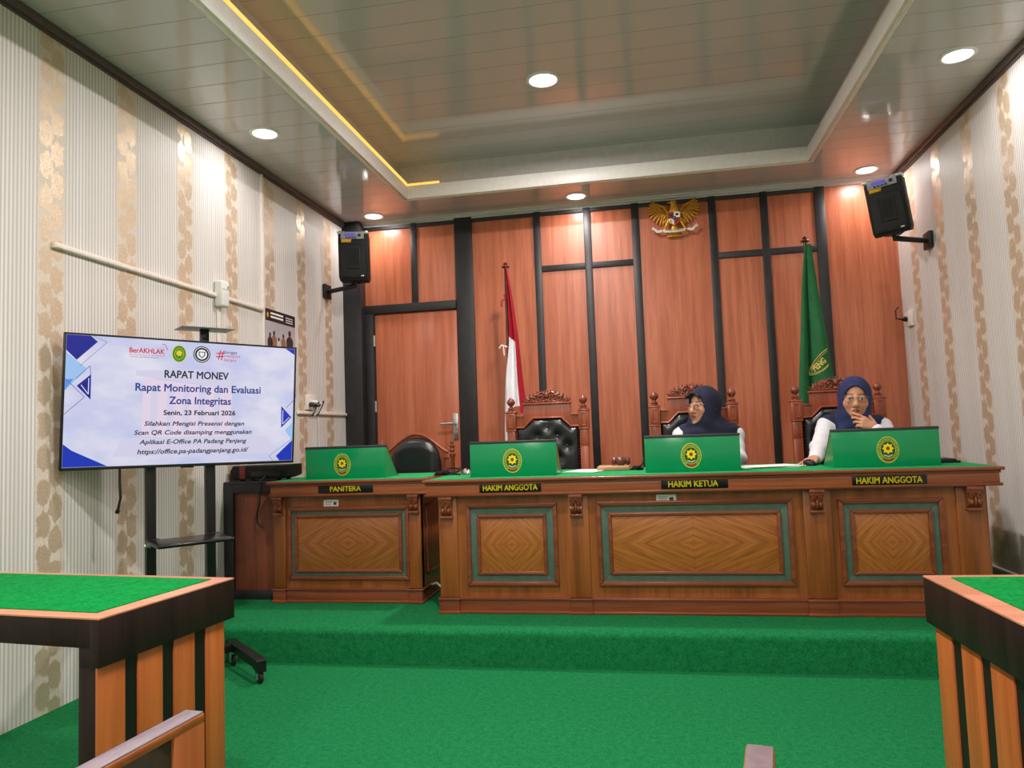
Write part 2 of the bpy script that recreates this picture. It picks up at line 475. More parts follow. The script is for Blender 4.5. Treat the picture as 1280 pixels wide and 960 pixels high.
TWOOD = wood('table_orange_laminate', (166, 86, 36), (196, 108, 52), .38, 'z', .7)
TEDGE = wood('table_edge_laminate', (206, 132, 100), (228, 158, 126), .3, 'x', .6)
TDARK = wood('table_dark_laminate', (30, 19, 18), (46, 31, 28), .45, 'z', 1., spec=.25)
TBLACK = mat('black_groove', (8, 8, 8), .5)
CABW = wood('cabinet_red_wood', (118, 58, 40), (142, 74, 52), .4, 'z', .8)
NAVY = mat('navy_cloth', (26, 32, 66), .85, var=.18, scale=25, bump=.2)
NAVY_H = mat('navy_hijab', (28, 38, 84), .8, var=.2, scale=14, bump=.15)
NAVY_D = mat('dark_navy_hijab', (22, 26, 54), .8, var=.2, scale=14, bump=.15)
SHIRT = mat('white_shirt', (226, 224, 230), .8, var=.04, scale=20, bump=.15)
SKIN = attr_mat('skin', .5, .08)
GLASSF = mat('spectacle_frame', (176, 168, 156), .25, .9)
FLAGRED = mat('red_flag_cloth', (176, 12, 40), .75, var=.1, scale=18)
FLAGWHITE = mat('white_flag_cloth', (236, 234, 238), .8, var=.03, scale=18)
FLAGGREEN = mat('green_flag_cloth', (18, 98, 50), .75, var=.12, scale=10)
POLEW = mat('dark_pole_wood', (92, 44, 30), .35)

# ------------------------------------------------------------------ the room
XL, XR, YB, YF, ZC, HD = -2.67, 2.09, 6.37, -4.6, 3.155, .182
YD = 3.655                                                        # front of the dais
struct('floor', MB().box(XL, XR, YF, YD+.1, -.06, 0), CARPET)
mb = MB(); pr = [(YD, -.02)]
for i in range(9):
    a = PI*(1-i/16); pr.append((YD+.035+.035*math.cos(a), HD-.035+.035*math.sin(a)))
pr += [(YB, HD), (YB, -.02)]
mb.prism(pr, ((0, 0, 0), (0, 1, 0), (0, 0, 1), (1, 0, 0)), XL, XR)
struct('floor_dais', mb, CARPET)
struct('wall_left', MB().box(XL-.1, XL, YF, YB+.1, -.06, ZC+.6), W_LEFT)
struct('wall_right', MB().box(XR, XR+.1, YF, YB+.1, -.06, ZC+.6), W_RIGHT)
struct('wall_rear', MB().box(XL, XR, YF-.1, YF, -.06, ZC+.6), W_PLAIN)
# back wall: plywood boards with black battens over the joints
struct('wall_back', MB().box(XL, XR, YB, YB+.1, -.06, ZC+.6), WALLWOOD)
tn = [0]
def trim(mb, m, **k):
    tn[0] += 1
    return struct('trim_%d' % tn[0], mb, m, **k)
BY0 = YB-.018
trim(MB().box(XL, -2.5, YB-.13, YB, HD, ZC, .006), BATTEN)                          # corner column
trim(MB().box(-1.632, -1.47, YB-.03, YB, HD, ZC, .004), BATTEN)                     # post beside the door
for x0, x1 in ((-.908, -.845), (-.462, -.398), (-.045, .02), (.606, .668), (1.03, 1.091), (1.464, 1.546)):
    trim(MB().box(x0, x1, BY0, YB, HD, ZC-.02, .003), BATTEN)
trim(MB().box(-.845, -.045, BY0+.003, YB, 2.582, 2.634, .003), BATTEN)
trim(MB().box(.668, 1.464, BY0+.003, YB, 2.58, 2.634, .003), BATTEN)
trim(MB().box(XL, 1.5, BY0+.002, YB, 3.085, ZC, .003), BATTEN)
trim(MB().box(-2.05, -1.993, BY0, YB, 2.37, ZC-.02, .003), BATTEN)                  # over the door
# door
fr = MB(); fr.box(-2.5, -2.417, YB-.05, YB, HD, 2.3, .004); fr.box(-2.5, -1.632, YB-.05, YB, 2.3, 2.378, .004)
fr.box(-2.44, -2.405, YB-.035, YB, HD, 2.3)
trim(fr, BATTEN)
dr = struct('door_1', MB().box(-2.405, -1.634, YB-.028, YB, HD+.005, 2.285, .003), DOORWOOD)
hp = MB(); hp.box(-1.694, -1.646, YB-.04, YB-.028, 1.125, 1.36, .004)
part('lock_plate', hp, SILVER, dr, 'silver lock plate')
hh = MB(); hh.lathe([(.011, 0), (.011, .05)], (-1.668, YB-.04, 1.27), 12, 'y', Matrix.Rotation(PI/2, 4, 'X'))
hh.tube([(-1.668, YB-.088, 1.27), (-1.70, YB-.09, 1.27), (-1.795, YB-.088, 1.268)], [.011, .011, .009], 10)
hh.lathe([(.012, 0), (.012, .012)], (-1.668, YB-.04, 1.19), 12, 'y', Matrix.Rotation(PI/2, 4, 'X'))
part('door_handle', hh, SILVER, dr, 'silver lever handle')
hg = MB()
for z in (2.0, 1.4): hg.lathe([(.011, 0), (.011, .1)], (-2.412, YB-.04, z), 10)
part('hinge', hg, SILVER, dr)
# cornices
pc = [(0, 0), (-.075, 0), (-.07, -.008), (-.05, -.012), (-.045, -.022), (-.02, -.028), (-.016, -.036), (0, -.036)]
mb = MB(); mb.prism(pc, ((0, YB, ZC), (0, 1, 0), (0, 0, 1), (1, 0, 0)), XL, XR); trim(mb, GREY_TRIM)
trim(MB().box(XL, XL+.028, YF, YB, ZC-.042, ZC, .004).box(XL, XL+.012, YF, YB, ZC-.056, ZC-.04), DARK_TRIM)
trim(MB().box(XR-.028, XR, YF, YB, ZC-.042, ZC, .004).box(XR-.012, XR, YF, YB, ZC-.056, ZC-.04), DARK_TRIM)
trim(MB().box(XL, XL+.014, 4.785, 4.815, HD, ZC-.05, .003), CREAM)                   # upright joint strip of the wallpaper
bb = MB(); bb.box(XR-.012, XR, YD+.05, YB, HD, HD+.045, .002); struct('baseboard_right', bb, mat('grey_tile', (110, 112, 112), .4))
bb = MB(); bb.box(XR-.016, XR, YD+.05, YB, HD+.045, HD+.055, .002); trim(bb, WHITE_TRIM)

# ceiling: lower border, recess with a lip and a pocket behind it
OX0, OX1, OY1, OY0, ZU, PK = -1.90, 1.327, 5.783, -3.4, ZC+.318, .10
mb = MB()
mb.box(XL, OX0, YF, YB, ZC, ZC+.015); mb.box(OX1, XR, YF, YB, ZC, ZC+.015)
mb.box(OX0, OX1, OY1, YB, ZC, ZC+.015); mb.box(OX0, OX1, YF, OY0, ZC, ZC+.015)
struct('ceiling', mb, CEIL, smooth=False)
struct('ceiling_recess', MB().box(OX0-PK, OX1+PK, OY0-PK, OY1+PK, ZU, ZU+.02), CEIL_UP, smooth=False)
mb = MB()
mb.box(OX0-PK-.015, OX0-PK, OY0-PK, OY1+PK, ZC+.012, ZU); mb.box(OX1+PK, OX1+PK+.015, OY0-PK, OY1+PK, ZC+.012, ZU)
mb.box(OX0-PK, OX1+PK, OY1+PK, OY1+PK+.015, ZC+.012, ZU); mb.box(OX0-PK, OX1+PK, OY0-PK-.015, OY0-PK, ZC+.012, ZU)
trim(mb, GREY_TRIM, smooth=False)
mb = MB(); L = .022
for (x0, x1, y0, y1) in ((OX0, OX0+L, OY0, OY1), (OX1-L, OX1, OY0, OY1), (OX0, OX1, OY1-L, OY1), (OX0, OX1, OY0, OY0+L)):
    mb.box(x0, x1, y0, y1, ZC-.006, ZC+.105, .003)
trim(mb, WHITE_TRIM)
mb = MB()
for (x0, x1, y0, y1) in ((OX0-.02, OX0+.002, OY0, OY1), (OX1-.002, OX1+.02, OY0, OY1), (OX0-.02, OX1+.02, OY1-.002, OY1+.02)):
    mb.box(x0, x1, y0, y1, ZC-.012, ZC+.004, .003)
trim(mb, CREAM)
# warm light strip lying behind the lip
led = MB(); led.tube([(OX0+.008, OY0+.1, ZC+.124), (OX0+.008, OY1-.015, ZC+.124)], .018, 8)
led.tube([(OX0+.01, OY1-.012, ZC+.114), (OX0+.3, OY1-.012, ZC+.116)], .012, 8)
solo('light_strip', led, emit('warm_led', (255, 184, 84), LED_E), 'warm amber light strip glowing behind the ceiling recess lip', 'light strip')

# downlights
DIFF = emit('lamp_diffuser', (255, 252, 246), LAMP_E)
def downlight(x, y, z, label, r=.085, watts=LAMP_W):
    t = thing('downlight', label, 'ceiling light', (x, y, z), 0, 'round ceiling downlights')
    a = MB(); a.lathe([(r-.012, -.004), (r-.008, -.009), (r, -.008), (r+.012, -.003), (r+.012, .001), (r-.012, .001)], (x, y, z), 32); part('trim_ring', a, WHITEPL, t)
    a = MB(); a.lathe([(r-.01, .0005), (r-.01, -.005)], (x, y, z), 32); part('diffuser', a, DIFF, t)
    l = bpy.data.lights.new('lamp', 'AREA'); l.shape = 'DISK'; l.size = 2*r-.03; l.energy = watts; l.color = LAMP_COL; l.spread = math.radians(175)
    o = bpy.data.objects.new('lamp', l); C.objects.link(o); o.parent = t; o.location = (0, 0, -.012)
for x, y, z, lb in ((-2.335, 4.26, ZC, 'round downlight in the lower ceiling above the wallpapered wall with the television'),
                    (-2.32, 6.143, ZC, 'round downlight above the door and the corner loudspeaker'),
                    (-.495, 6.111, ZC, 'round downlight by the back wall, next to the gilt eagle'),
                    (1.818, 6.128, ZC, 'round downlight above the loudspeaker near the green flag'),
                    (1.785, 4.30, ZC, 'round downlight in the lower ceiling nearest the wall of the stained wallpaper'),
                    (-.56, 4.64, ZU, 'large round downlight in the middle of the recessed ceiling')):
    downlight(x, y, z, lb, *((.1, 36.) if z == ZU else ()))
for x, y, z in [(x_, y_, ZC) for x_ in (-2.335, 1.785) for y_ in (.6, -1.3, -3.2)]+[(-.56, y_, ZU) for y_ in (2.6, .6, -1.4, -2.9)]+[(-.495, -3.95, ZC)]:  # unseen lamps, added out of view to light the bench fronts and walls
    downlight(x, y, z, *('unseen round downlight added further down the room for frontal light',)+((.1, 36.) if z == ZU else ()))
# ------------------------------------------------------------------ judges' bench and clerk's bench
XZ = lambda y: ((0, y, 0), (1, 0, 0), (0, 0, 1), (0, -1, 0))
def corbel(x0, x1, z0, z1, y):
    m = MB(); w = x1-x0; h = z1-z0
    m.box(x0-.004, x1+.004, y-.045, y, z1-.018, z1, .003); m.box(x0, x1, y-.036, y, z1-.034, z1-.018, .003)
    prof = [(0, z0+.016), (-.012, z0+.016), (-.026, z0+.03), (-.03, z0+.045), (-.024, z0+.055), (-.026, z0+h*.62), (-.034, z0+h*.7), (-.036, z1-.034), (0, z1-.034)]
    m.prism(prof, ((0, y, 0), (0, 1, 0), (0, 0, 1), (1, 0, 0)), x0+.003, x1-.003, 0)
    m.box(x0-.002, x1+.002, y-.03, y, z0, z0+.014, .004)
    for s in (-1, 1):
        cx = (x0+x1)/2+s*w*.24
        m.tube([(cx+w*.16*math.cos(t)*(1-t/9), y-.034, z0+h*.62+w*.16*math.sin(t)*(1-t/9)) for t in [k*.6 for k in range(12)]], .004, 6)
        m.ell((cx, y-.026, z0+h*.35), (w*.16, .012, h*.13))
    m.ell(((x0+x1)/2, y-.03, z0+h*.4), (w*.1, .012, h*.2))
    return m
def front_panel(parent, x0, x1, z0, z1, ins, y, ven):
    bw, bh = ins
    p = part('front_panel', MB().box(x0+bw+.01, x1-bw-.01, y-.012, y, z0+bh+.01, z1-bh-.01, .003), ven, parent)
    part('green_band', MB().frame(x0+.01, x1-.01, z0+.01, z1-.01, bw, y-.006, y), BANDG, p, 'muted green painted band')
    part('outer_moulding', MB().frame(x0-.012, x1+.012, z0-.012, z1+.012, .024, y-.02, y, .006), BRED, p)
    part('inner_moulding', MB().frame(x0+bw-.002, x1-bw+.002, z0+bh-.002, z1-bh+.002, .02, y-.022, y, .006), BRED, p)
def plate(parent, x0, x1, z0, z1, y, txt, x_in, lw=.88):
    p = part('nameplate', MB().box(x0, x1, y-.004, y, z0, z1, .001), PLATE, parent, 'black nameplate reading '+txt)
    cap = (z1-z0)*.6
    m = MB(); m.text(txt, x_in, z0+(z1-z0)*.2, (x1-x0)*lw, cap, XZ(y-.0042), bold=.034, ext=.0012)
    part('lettering', m, YELLOW, p)
def sticker(parent, x0, x1, z0, z1, y):
    p = part('inventory_sticker', MB().box(x0, x1, y-.001, y, z0, z1), PAPER, parent, 'small white inventory sticker')
    m = MB(); w = x1-x0; h = z1-z0
    for k in range(3): m.box(x0+w*.1, x0+w*(.5+.05*k), y-.0016, y-.001, z0+h*(.25+.22*k), z0+h*(.31+.22*k))
    m.box(x0+w*.66, x0+w*.86, y-.0016, y-.001, z0+h*.22, z0+h*.66)
    part('printed_marks', m, DARKGREY, p)
def bench(name, label, X0, X1, TX0, TX1, y, depth, pil, plinth):
    t = thing(name, label, 'bench', ((X0+X1)/2, y, HD))
    yt = y-.06
    m = MB(); m.box(TX0, TX1, yt, y+depth, .899, .917, .006, 3); m.box(TX0+.014, TX1-.014, yt+.014, y+depth-.01, .885, .900, .004)
    part('worktop', m, BRED, t)
    m = MB(); m.box(TX0+.03, TX1-.03, yt+.025, y+depth-.03, .9165, .9195, .001); part('felt_top', m, FELT, t, 'green felt covering')
    m = MB(); m.box(TX0+.02, TX1-.02, yt+.02, y+depth-.02, .836, .886, .002); part('apron', m, BWOODX, t)
    m = MB(); m.box(TX0+.01, TX1-.01, yt+.01, y+depth-.02, .823, .838, .004); part('apron_moulding', m, BRED, t)
    m = MB(); m.box(X0, X1, y+.008, y+.04, HD, .825); m.box(X0, X0+.03, y+.008, y+depth-.06, HD, .825); m.box(X1-.03, X1, y+.008, y+depth-.06, HD, .825)
    part('carcase', m, BWOOD, t)
    # side mouldings, seen in the gap between the two benches
    for sx, s in ((X0, -1), (X1, 1)):
        m = MB(); fr = ((sx, 0, 0), (0, 1, 0), (0, 0, 1), (s, 0, 0))
        for a in ((y+.1, .33, y+depth-.14, .345), (y+.1, .74, y+depth-.14, .755), (y+.1, .33, y+.115, .755), (y+depth-.155, .33, y+depth-.14, .755)):
            m.prism([(a[0], a[1]), (a[2], a[1]), (a[2], a[3]), (a[0], a[3])], fr, 0, .01, .003)
        part('side_moulding', m, BRED, t)
    for a, b in pil:
        m = MB(); m.box(a, b, y-.006, y+.02, HD+.08, .825, .003); part('pilaster', m, BWOOD, t)
    m = MB(); m.box(X0-.006, X1+.006, y-.012, y+depth-.06, HD, HD+.078, .002); m.box(X0-.012, X1+.012, y-.02, y+depth-.06, HD+.072, HD+.086, .004); m.box(X0-.012, X1+.012, y-.02, y+depth-.06, HD, HD+.016, .004)
    for a, b in pil:
        m.box(a-.004, b+.004, y-.022, y, HD, HD+.078, .002); m.box(a-.01, b+.01, y-.03, y, HD+.072, HD+.086, .004); m.box(a-.01, b+.01, y-.03, y, HD, HD+.016, .004)
    part('plinth', m, BREDX if False else BRED, t)
    return t
jb = bench('judges_bench', 'long carved wooden judges bench with three green boards on top', -1.168, 1.632, -1.245, 1.702, 4.0, .72,
           ((-1.168, -1.062), (-.443, -.33), (.771, .906), (1.493, 1.632)), None)
YP = 4.008
front_panel(jb, -.998, -.513, .342, .765, (.05, .05), YP, VENEER)
front_panel(jb, -.275, .706, .342, .765, (.05, .05), YP, VENEER)
front_panel(jb, .951, 1.421, .345, .755, (.045, .045), YP, VENEER)
for a, b in ((-1.152, -1.083), (-.428, -.361), (.80, .866), (1.532, 1.602)): part('corbel', corbel(a, b, .702, .822, 3.994), BREDZ, jb)
YA = 3.96
plate(jb, -.92, -.577, .842, .893, YA, 'HAKIM ANGGOTA', -.748)
plate(jb, .061, .402, .84, .892, YA, 'HAKIM KETUA', .225, .74)
plate(jb, 1.005, 1.353, .836, .888, YA, 'HAKIM ANGGOTA', 1.178)
sticker(jb, .033, .137, .765, .808, 4.006)
cb = bench('clerks_bench', 'shorter wooden clerk bench beside the television, with one green board', -2.29, -1.346, -2.311, -1.275, 4.23, .56, ((-2.29, -2.215), (-1.42, -1.346)), None)
front_panel(cb, -2.186, -1.431, .33, .742, (.036, .034), 4.238, VENEER_D)
for a, b in ((-2.278, -2.222), (-1.412, -1.352)): part('corbel', corbel(a, b, .71, .822, 4.224), BREDZ, cb)
plate(cb, -1.976, -1.626, .84, .891, 4.19, 'PANITERA', -1.80, .56)
sticker(cb, -1.964, -1.867, .757, .797, 4.236)
# cable between the benches
m = MB(); m.tube([(-1.322, 4.34, .268), (-1.28, 4.3, .285), (-1.23, 4.24, .27), (-1.19, 4.2, .23)], .006, 8)
solo('power_cable', m, CREAM, 'pale cable looping across the gap between the two benches', 'cable')

# green boards hiding the laptops
def emblem(parent, cx, cz, rx, rz, y):
    def oval(m, kx, d0, d1, n=40):
        m.prism([(cx+rx*kx*math.cos(2*PI*i/n), cz+rz*kx*math.sin(2*PI*i/n)) for i in range(n)], XZ(y), d0, d1)
    e = MB(); e.mi = 0; oval(e, 1, 0, .001); e.mi = 1; oval(e, .93, .001, .0014); e.mi = 0; oval(e, .70, .0014, .0018); e.mi = 2; oval(e, .65, .0018, .0022)
    e.mi = 0
    for i in range(30):                                               # beads standing for the lettered rim
        a = 2*PI*i/30
        if abs(a-1.5*PI) < .55: continue
        e.prism([(cx+rx*.81*math.cos(a)+rx*.06*math.cos(q), cz+rz*.81*math.sin(a)+rz*.05*math.sin(q)) for q in [k*PI/3 for k in range(6)]], XZ(y), .0014, .0018)
    e.mi = 3
    arc = [1.5*PI+(-.55+1.1*k/8) for k in range(9)]
    e.prism([(cx+rx*.9*math.cos(a), cz+rz*.9*math.sin(a)) for a in arc]+[(cx+rx*.72*math.cos(a), cz+rz*.72*math.sin(a)) for a in arc[::-1]], XZ(y), .0014, .0018)
    e.mi = 4
    e.prism([(cx-rx*.42, cz-rz*.34), (cx, cz-rz*.46), (cx+rx*.42, cz-rz*.34), (cx+rx*.36, cz-rz*.46), (cx, cz-rz*.58), (cx-rx*.36, cz-rz*.46)], XZ(y), .0022, .0026)
    p = part('court_emblem', e, [mat_(c) for c in ('limegold', 'leafgreen', 'deepgreen', 'maroon', 'palegreen')], parent, 'oval yellow and green court emblem with a star', smooth=False)
    s = MB(); pts = []
    for i in range(16):
        a = PI/2+2*PI*i/16; k = .52 if i % 2 == 0 else .36
        pts.append((cx+rx*k*1.05*math.cos(a), cz+rz*.1+rx*k*1.05*math.sin(a)))
    s.prism(pts, XZ(y), .0022, .0032); part('star', s, YELLOW, p)
    s = MB()
    s.prism([(cx+rx*.17*math.cos(2*PI*i/16), cz+rz*.1+rx*.19*math.sin(2*PI*i/16)) for i in range(16)], XZ(y), .0032, .0038); part('star_medallion', s, mat_('maroon'), p)
_em = {'limegold': mat('emblem_rim', (214, 214, 62), .45), 'leafgreen': mat('emblem_ring', (70, 120, 44), .45), 'deepgreen': mat('emblem_field', (12, 76, 46), .4),
       'maroon': mat('emblem_red', (150, 60, 36), .4), 'palegreen': mat('emblem_ribbon', (190, 206, 150), .4)}
def mat_(k): return _em[k]
def board(x0, x1, y, label, ex, sx0=0):
    t = thing('laptop_screen_board', label, 'privacy board', ((x0+x1)/2, y, .919), 0, 'green privacy boards on the benches')
    m = MB(); m.box(x0, x1, y, y+.006, .9195, 1.108, .001); part('front_panel', m, GREENBOARD, t)
    for a, b in ((x0, x0+.006), (x1-.006, x1)):
        m = MB(); m.prism([(y+.006, .9195), (y+.225, .9195), (y+.03, 1.108), (y+.006, 1.108)], ((0, 0, 0), (0, 1, 0), (0, 0, 1), (1, 0, 0)), a, b); 
        sp = part('side_panel', m, GREENBOARD, t)
        m = MB(); m.prism([(y+.225, .9195), (y+.231, .9195), (y+.036, 1.108), (y+.03, 1.108)], ((0, 0, 0), (0, 1, 0), (0, 0, 1), (1, 0, 0)), a-.001, b+.001); part('edge_tape', m, BLACK_PL, sp, 'black edge tape')
    m = MB(); m.box(x0-.002, x1+.002, y-.003, y+.036, 1.106, 1.121, .003); part('top_rail', m, DARKGREY, t, 'dark grey top rail')
    emblem(t, ex, 1.007, .054, .068, y-.0003)
board(-1.002, -.504, 4.1, 'green emblem board in front of the empty carved chair', -.756)
board(-.016, .489, 4.1, 'green emblem board in front of the person looking aside', .231)
board(.955, 1.474, 4.1, 'green emblem board in front of the person with hand at chin', 1.225)
board(-2.11, -1.586, 4.3, 'green emblem board on the clerk bench, next to the television', -1.866)

# ------------------------------------------------------------------ carved judges' chairs
def rot2(pts, c, s): return pts
def carved_crest():
    F = Field((-.2, -.045, -.012), (.2, .045, .125), .0028)
    F.ell((0, .006, .004), (.172, .011, .084), .006)
    outline = lambda x: .085*math.sqrt(max(0, 1-(x/.185)**2))
    # backing arch
    for i in range(9):
        x = -.16+.04*i; F.cap((x, .008, .004), (x, .008, max(.006, outline(x)-.03)), .012, .011, .01)
    def spiral(cx, cz, r0, turns, dirn, a0, y=-.008, rr=.0075):
        P = []; n = int(14*turns)
        for k in range(n+1):
            t = k/n; a = a0+dirn*2*PI*turns*t; r = r0*(1-.82*t)
            P.append((cx+r*math.cos(a), y-.006*t, cz+r*math.sin(a)))
        F.chain(P, [rr*(1-.35*k/n) for k in range(n+1)], .004)
    for s in (-1, 1):
        d = -s
        spiral(s*.045, .045, .03, 1.4, d, PI/2)
        spiral(s*.098, .034, .028, 1.4, -d, PI/2)
        spiral(s*.142, .022, .02, 1.2, d, PI/2)
        F.chain([(s*.01, -.005, .005), (s*.04, -.008, .012), (s*.08, -.008, .008), (s*.12, -.006, .01), (s*.165, 0, .006)], [.008, .009, .009, .008, .006], .004)
        for x, z, a in ((.03, .083, .9), (.062, .08, .7), (.09, .068, .5), (.12, .06, .35), (.145, .046, .2), (.17, .022, -.1)):
            F.cap((s*x, 0, z-.012), (s*(x+.013*math.cos(a)), -.008, z+.006), .0075, .0055, .005)
        F.ell((s*.07, -.012, .058), (.012, .009, .01), .004); F.ell((s*.12, -.012, .045), (.01, .008, .009), .004)
    F.ell((0, -.01, .055), (.017, .014, .022), .004)
    for a in range(5): F.cap((0, -.008, .06), (.026*math.cos(PI*(a+.5)/5), -.01, .062+.034*math.sin(PI*(a+.5)/5)), .008, .005, .004)
    F.ell((0, -.012, .015), (.016, .012, .012), .004)
    return F.mesh('crest')
def tufted_back(w, h, buttons, top, th=.05):
    """padded back: top(x)->z of the upper edge; local x centre, z from 0"""
    m = MB(); nu, nv = 44, 44
    def f(u, v):
        x = (u-.5)*w; zt = top(x); z = v*zt
        e = min(u, 1-u)*w; g = min(v, 1-v)*zt; k = min(e, g)
        y = -th*math.sqrt(max(0, 1-(1-min(k/.05, 1))**2))
        for bx, bz in buttons:
            r2 = (x-bx)**2+(z-bz)**2
            y += .02*math.exp(-r2/.0014)
            # pleats to the neighbours
        return (x, y, z)
    m.grid(f, nu, nv, 0); 
    m.box(-w/2, w/2, 0, .012, 0, min(top(-w/2), top(w/2)), .002)
    return m
def judge_chair(cx, y, label, first=None):
    t = thing('carved_judge_chair', label, 'chair', (0, 0, HD), 0, 'carved high-back judge chairs')
    def topz(x):
        a = abs(x)
        return 1.262-HD if a < .10 else (1.262-.062*(a-.10)/.07-HD if a < .17 else 1.2-HD)
    S0 = 1.0-HD
    # posts
    for s in (-1, 1):
        x = s*.263
        m = MB(); m.box(x-.03, x+.03, -.03, .03, 0, 1.06-HD, .004)
        m.box(x-.038, x+.038, -.04, .035, 1.175-HD, 1.185-HD, .003); m.box(x-.036, x+.036, -.038, .035, 1.185-HD, 1.31-HD, .004)
        m.frame(x-.022, x+.022, 1.2-HD, 1.295-HD, .008, -.044, -.036, .003)
        m.box(x-.03, x+.03, -.03, .03, 1.05-HD, 1.18-HD, .004); m.box(x-.041, x+.041, -.043, .038, 1.306-HD, 1.318-HD, .004)
        p = part('back_post', m, CHAIRW, t, local=True)
        m = MB(); m.lathe([(.03, 0), (.03, .01), (.02, .016), (.026, .024), (.014, .034), (.012, .044), (.022, .05), (.029, .064), (.03, .074), (.024, .088), (.01, .099), (.006, .106), (.001, .108)], (x, 0, 1.316-HD), 20)
        part('finial', m, CHAIRD, p, local=True)
    # headboard with stepped top and arched underside
    pl = [(-.226, 1.285), (-.226, 1.196), (-.172, 1.196), (-.105, 1.262), (.105, 1.262), (.172, 1.196), (.226, 1.196), (.226, 1.285), (.17, 1.285), (.17, 1.368), (-.17, 1.368), (-.17, 1.285)]
    m = MB(); fr = ((0, 0, -HD), (1, 0, 0), (0, 0, 1), (0, -1, 0))
    m.prism(pl, fr, -.02, .018, .003)
    m.box(-.178, .178, -.03, .025, 1.362-HD, 1.376-HD, .004)
    for s in (-1, 1): m.box(s*.2-.03, s*.2+.03, -.028, .022, 1.278-HD, 1.29-HD, .003)
    part('headboard', m, CHAIRW, t, local=True)
    m = MB(); a = [(-.226, 1.2, ), (-.17, 1.2), (-.103, 1.266), (.103, 1.266), (.17, 1.2), (.226, 1.2)]
    m.tube([(x, -.022, z-HD) for x, z in a], .0075, 8); part('arch_moulding', m, CHAIRW, t, local=True)
    me = carved_crest(); me.transform(Matrix.Translation((0, 0, 1.374-HD)) @ Matrix.Diagonal((.93, 1, .95, 1)))
    part('carved_crest', me, CHAIRD, t, local=True, angle=50)
    H0 = .72-HD
    m = tufted_back(.455, 0, [(0, 1.205-HD-H0), (-.07, 1.13-HD-H0), (.07, 1.13-HD-H0), (-.14, 1.06-HD-H0), (0, 1.06-HD-H0), (.14, 1.06-HD-H0), (-.07, .98-HD-H0), (.07, .98-HD-H0)], lambda x: topz(x)-H0)
    m.M = Matrix(); bmesh.ops.translate(m.bm, verts=m.bm.verts, vec=(0, .01, H0))
    bk = part('backrest', m, LEATHER, t, local=True, angle=60)
    for bx, bz in ((0, 1.205), (-.07, 1.13), (.07, 1.13), (-.14, 1.06), (0, 1.06), (.14, 1.06), (-.07, .98), (.07, .98)):
        m = MB(); m.ell((bx, -.022, bz-HD), (.011, .008, .011), None, 12, 8); part('tuft_button', m, LEATHER, bk, local=True)
    m = MB(); zz = .74
    while zz < 1.19:
        for s in (-1, 1): m.ell((s*.221, -.012, zz-HD), (.008, .01, .0075), None, 8, 6)
        zz += .021
    for i in range(21):
        x = -.2+.02*i; m.ell((x, -.012, topz(x)-.012), (.0075, .01, .008), None, 8, 6)
    part('nail_trim', m, BLACK_PL, bk, local=True)
    # seat, arms, legs
    m = MB(); m.box(-.28, .28, -.5, .02, .40, .45, .006); part('seat_frame', m, CHAIRW, t, local=True)
    m = MB(); m.box(-.26, .26, -.49, 0, .44, .52, .03, 4); part('seat', m, LEATHER, t, local=True)
    for s in (-1, 1):
        m = MB(); m.box(s*.28-.025, s*.28+.025, -.46, .0, .62, .65, .01, 3); m.box(s*.28-.02, s*.28+.02, -.45, -.41, .4, .63, .004); part('armrest', m, CHAIRW, t, local=True)
        m = MB(); m.lathe([(.022, 0), (.03, .05), (.022, .1), (.032, .2), (.026, .28), (.034, .4)], (s*.24, -.46, 0), 14); part('leg', m, CHAIRW, t, local=True)
        m = MB(); m.box(s*.263-.028, s*.263+.028, -.03, .028, 0, .42, .004); part('leg', m, CHAIRW, t, local=True)
    t.location = (cx, y, HD); ROOTM[t] = Matrix.Translation((cx, y, HD))
    return t
jc = judge_chair(-.70, 5.25, 'empty carved chair with tufted black leather back, beside the red and white flag')
dup(jc, (.325, 5.25, HD), 0, 'carved chair behind the person looking aside')
dup(jc, (1.268, 5.25, HD), 0, 'carved chair behind the person with hand at chin, beside the green flag')

# clerk's chair
t = thing('clerk_chair', 'rounded black leather chair with turned wooden posts behind the clerk bench', 'chair', (-1.64, 5.1, HD))
m = MB(); N = 24
arch = [(-.19-.005, .95)]+[(-.19+.38*i/N, 1.03+.135*math.sin(PI*i/N)**.8) for i in range(N+1)]+[(.195, .95)]
outer = [(-.26, .70), (-.26, 1.02)]+[(-.255+.51*i/N, 1.045+.145*math.sin(PI*i/N)**1.3) for i in range(N+1)]+[(.26, 1.02), (.26, .70)]
m.prism([(a-1.64, b) for a, b in outer], XZ(5.1), -.02, .012, .004); part('back_frame', m, CHAIRW, t)
m = MB()
def fb(u, v):
    x = (u-.5)*.372; a = abs(x)/.186
    zt = 1.155-.125*a**2.6-(.05*max(0, a-.9)/.1); z = .74+(zt-.74)*v
    e = min(u, 1-u)*.372; g = min(v, 1-v)*.4; k = min(e, g)
    return (x-1.64, 5.088-.06*math.sqrt(max(0, 1-(1-min(k/.07, 1))**2)), z)
m.grid(fb, 32, 32); part('backrest', m, LEATHER, t, angle=60)
m = MB(); m.tube([(a-1.64, 5.084, b+.006) for a, b in [(-.24+.48*i/30, 1.04+.135*math.sin(PI*i/30)**1.3) for i in range(31)]], .008, 8); part('arch_moulding', m, CHAIRW, t)
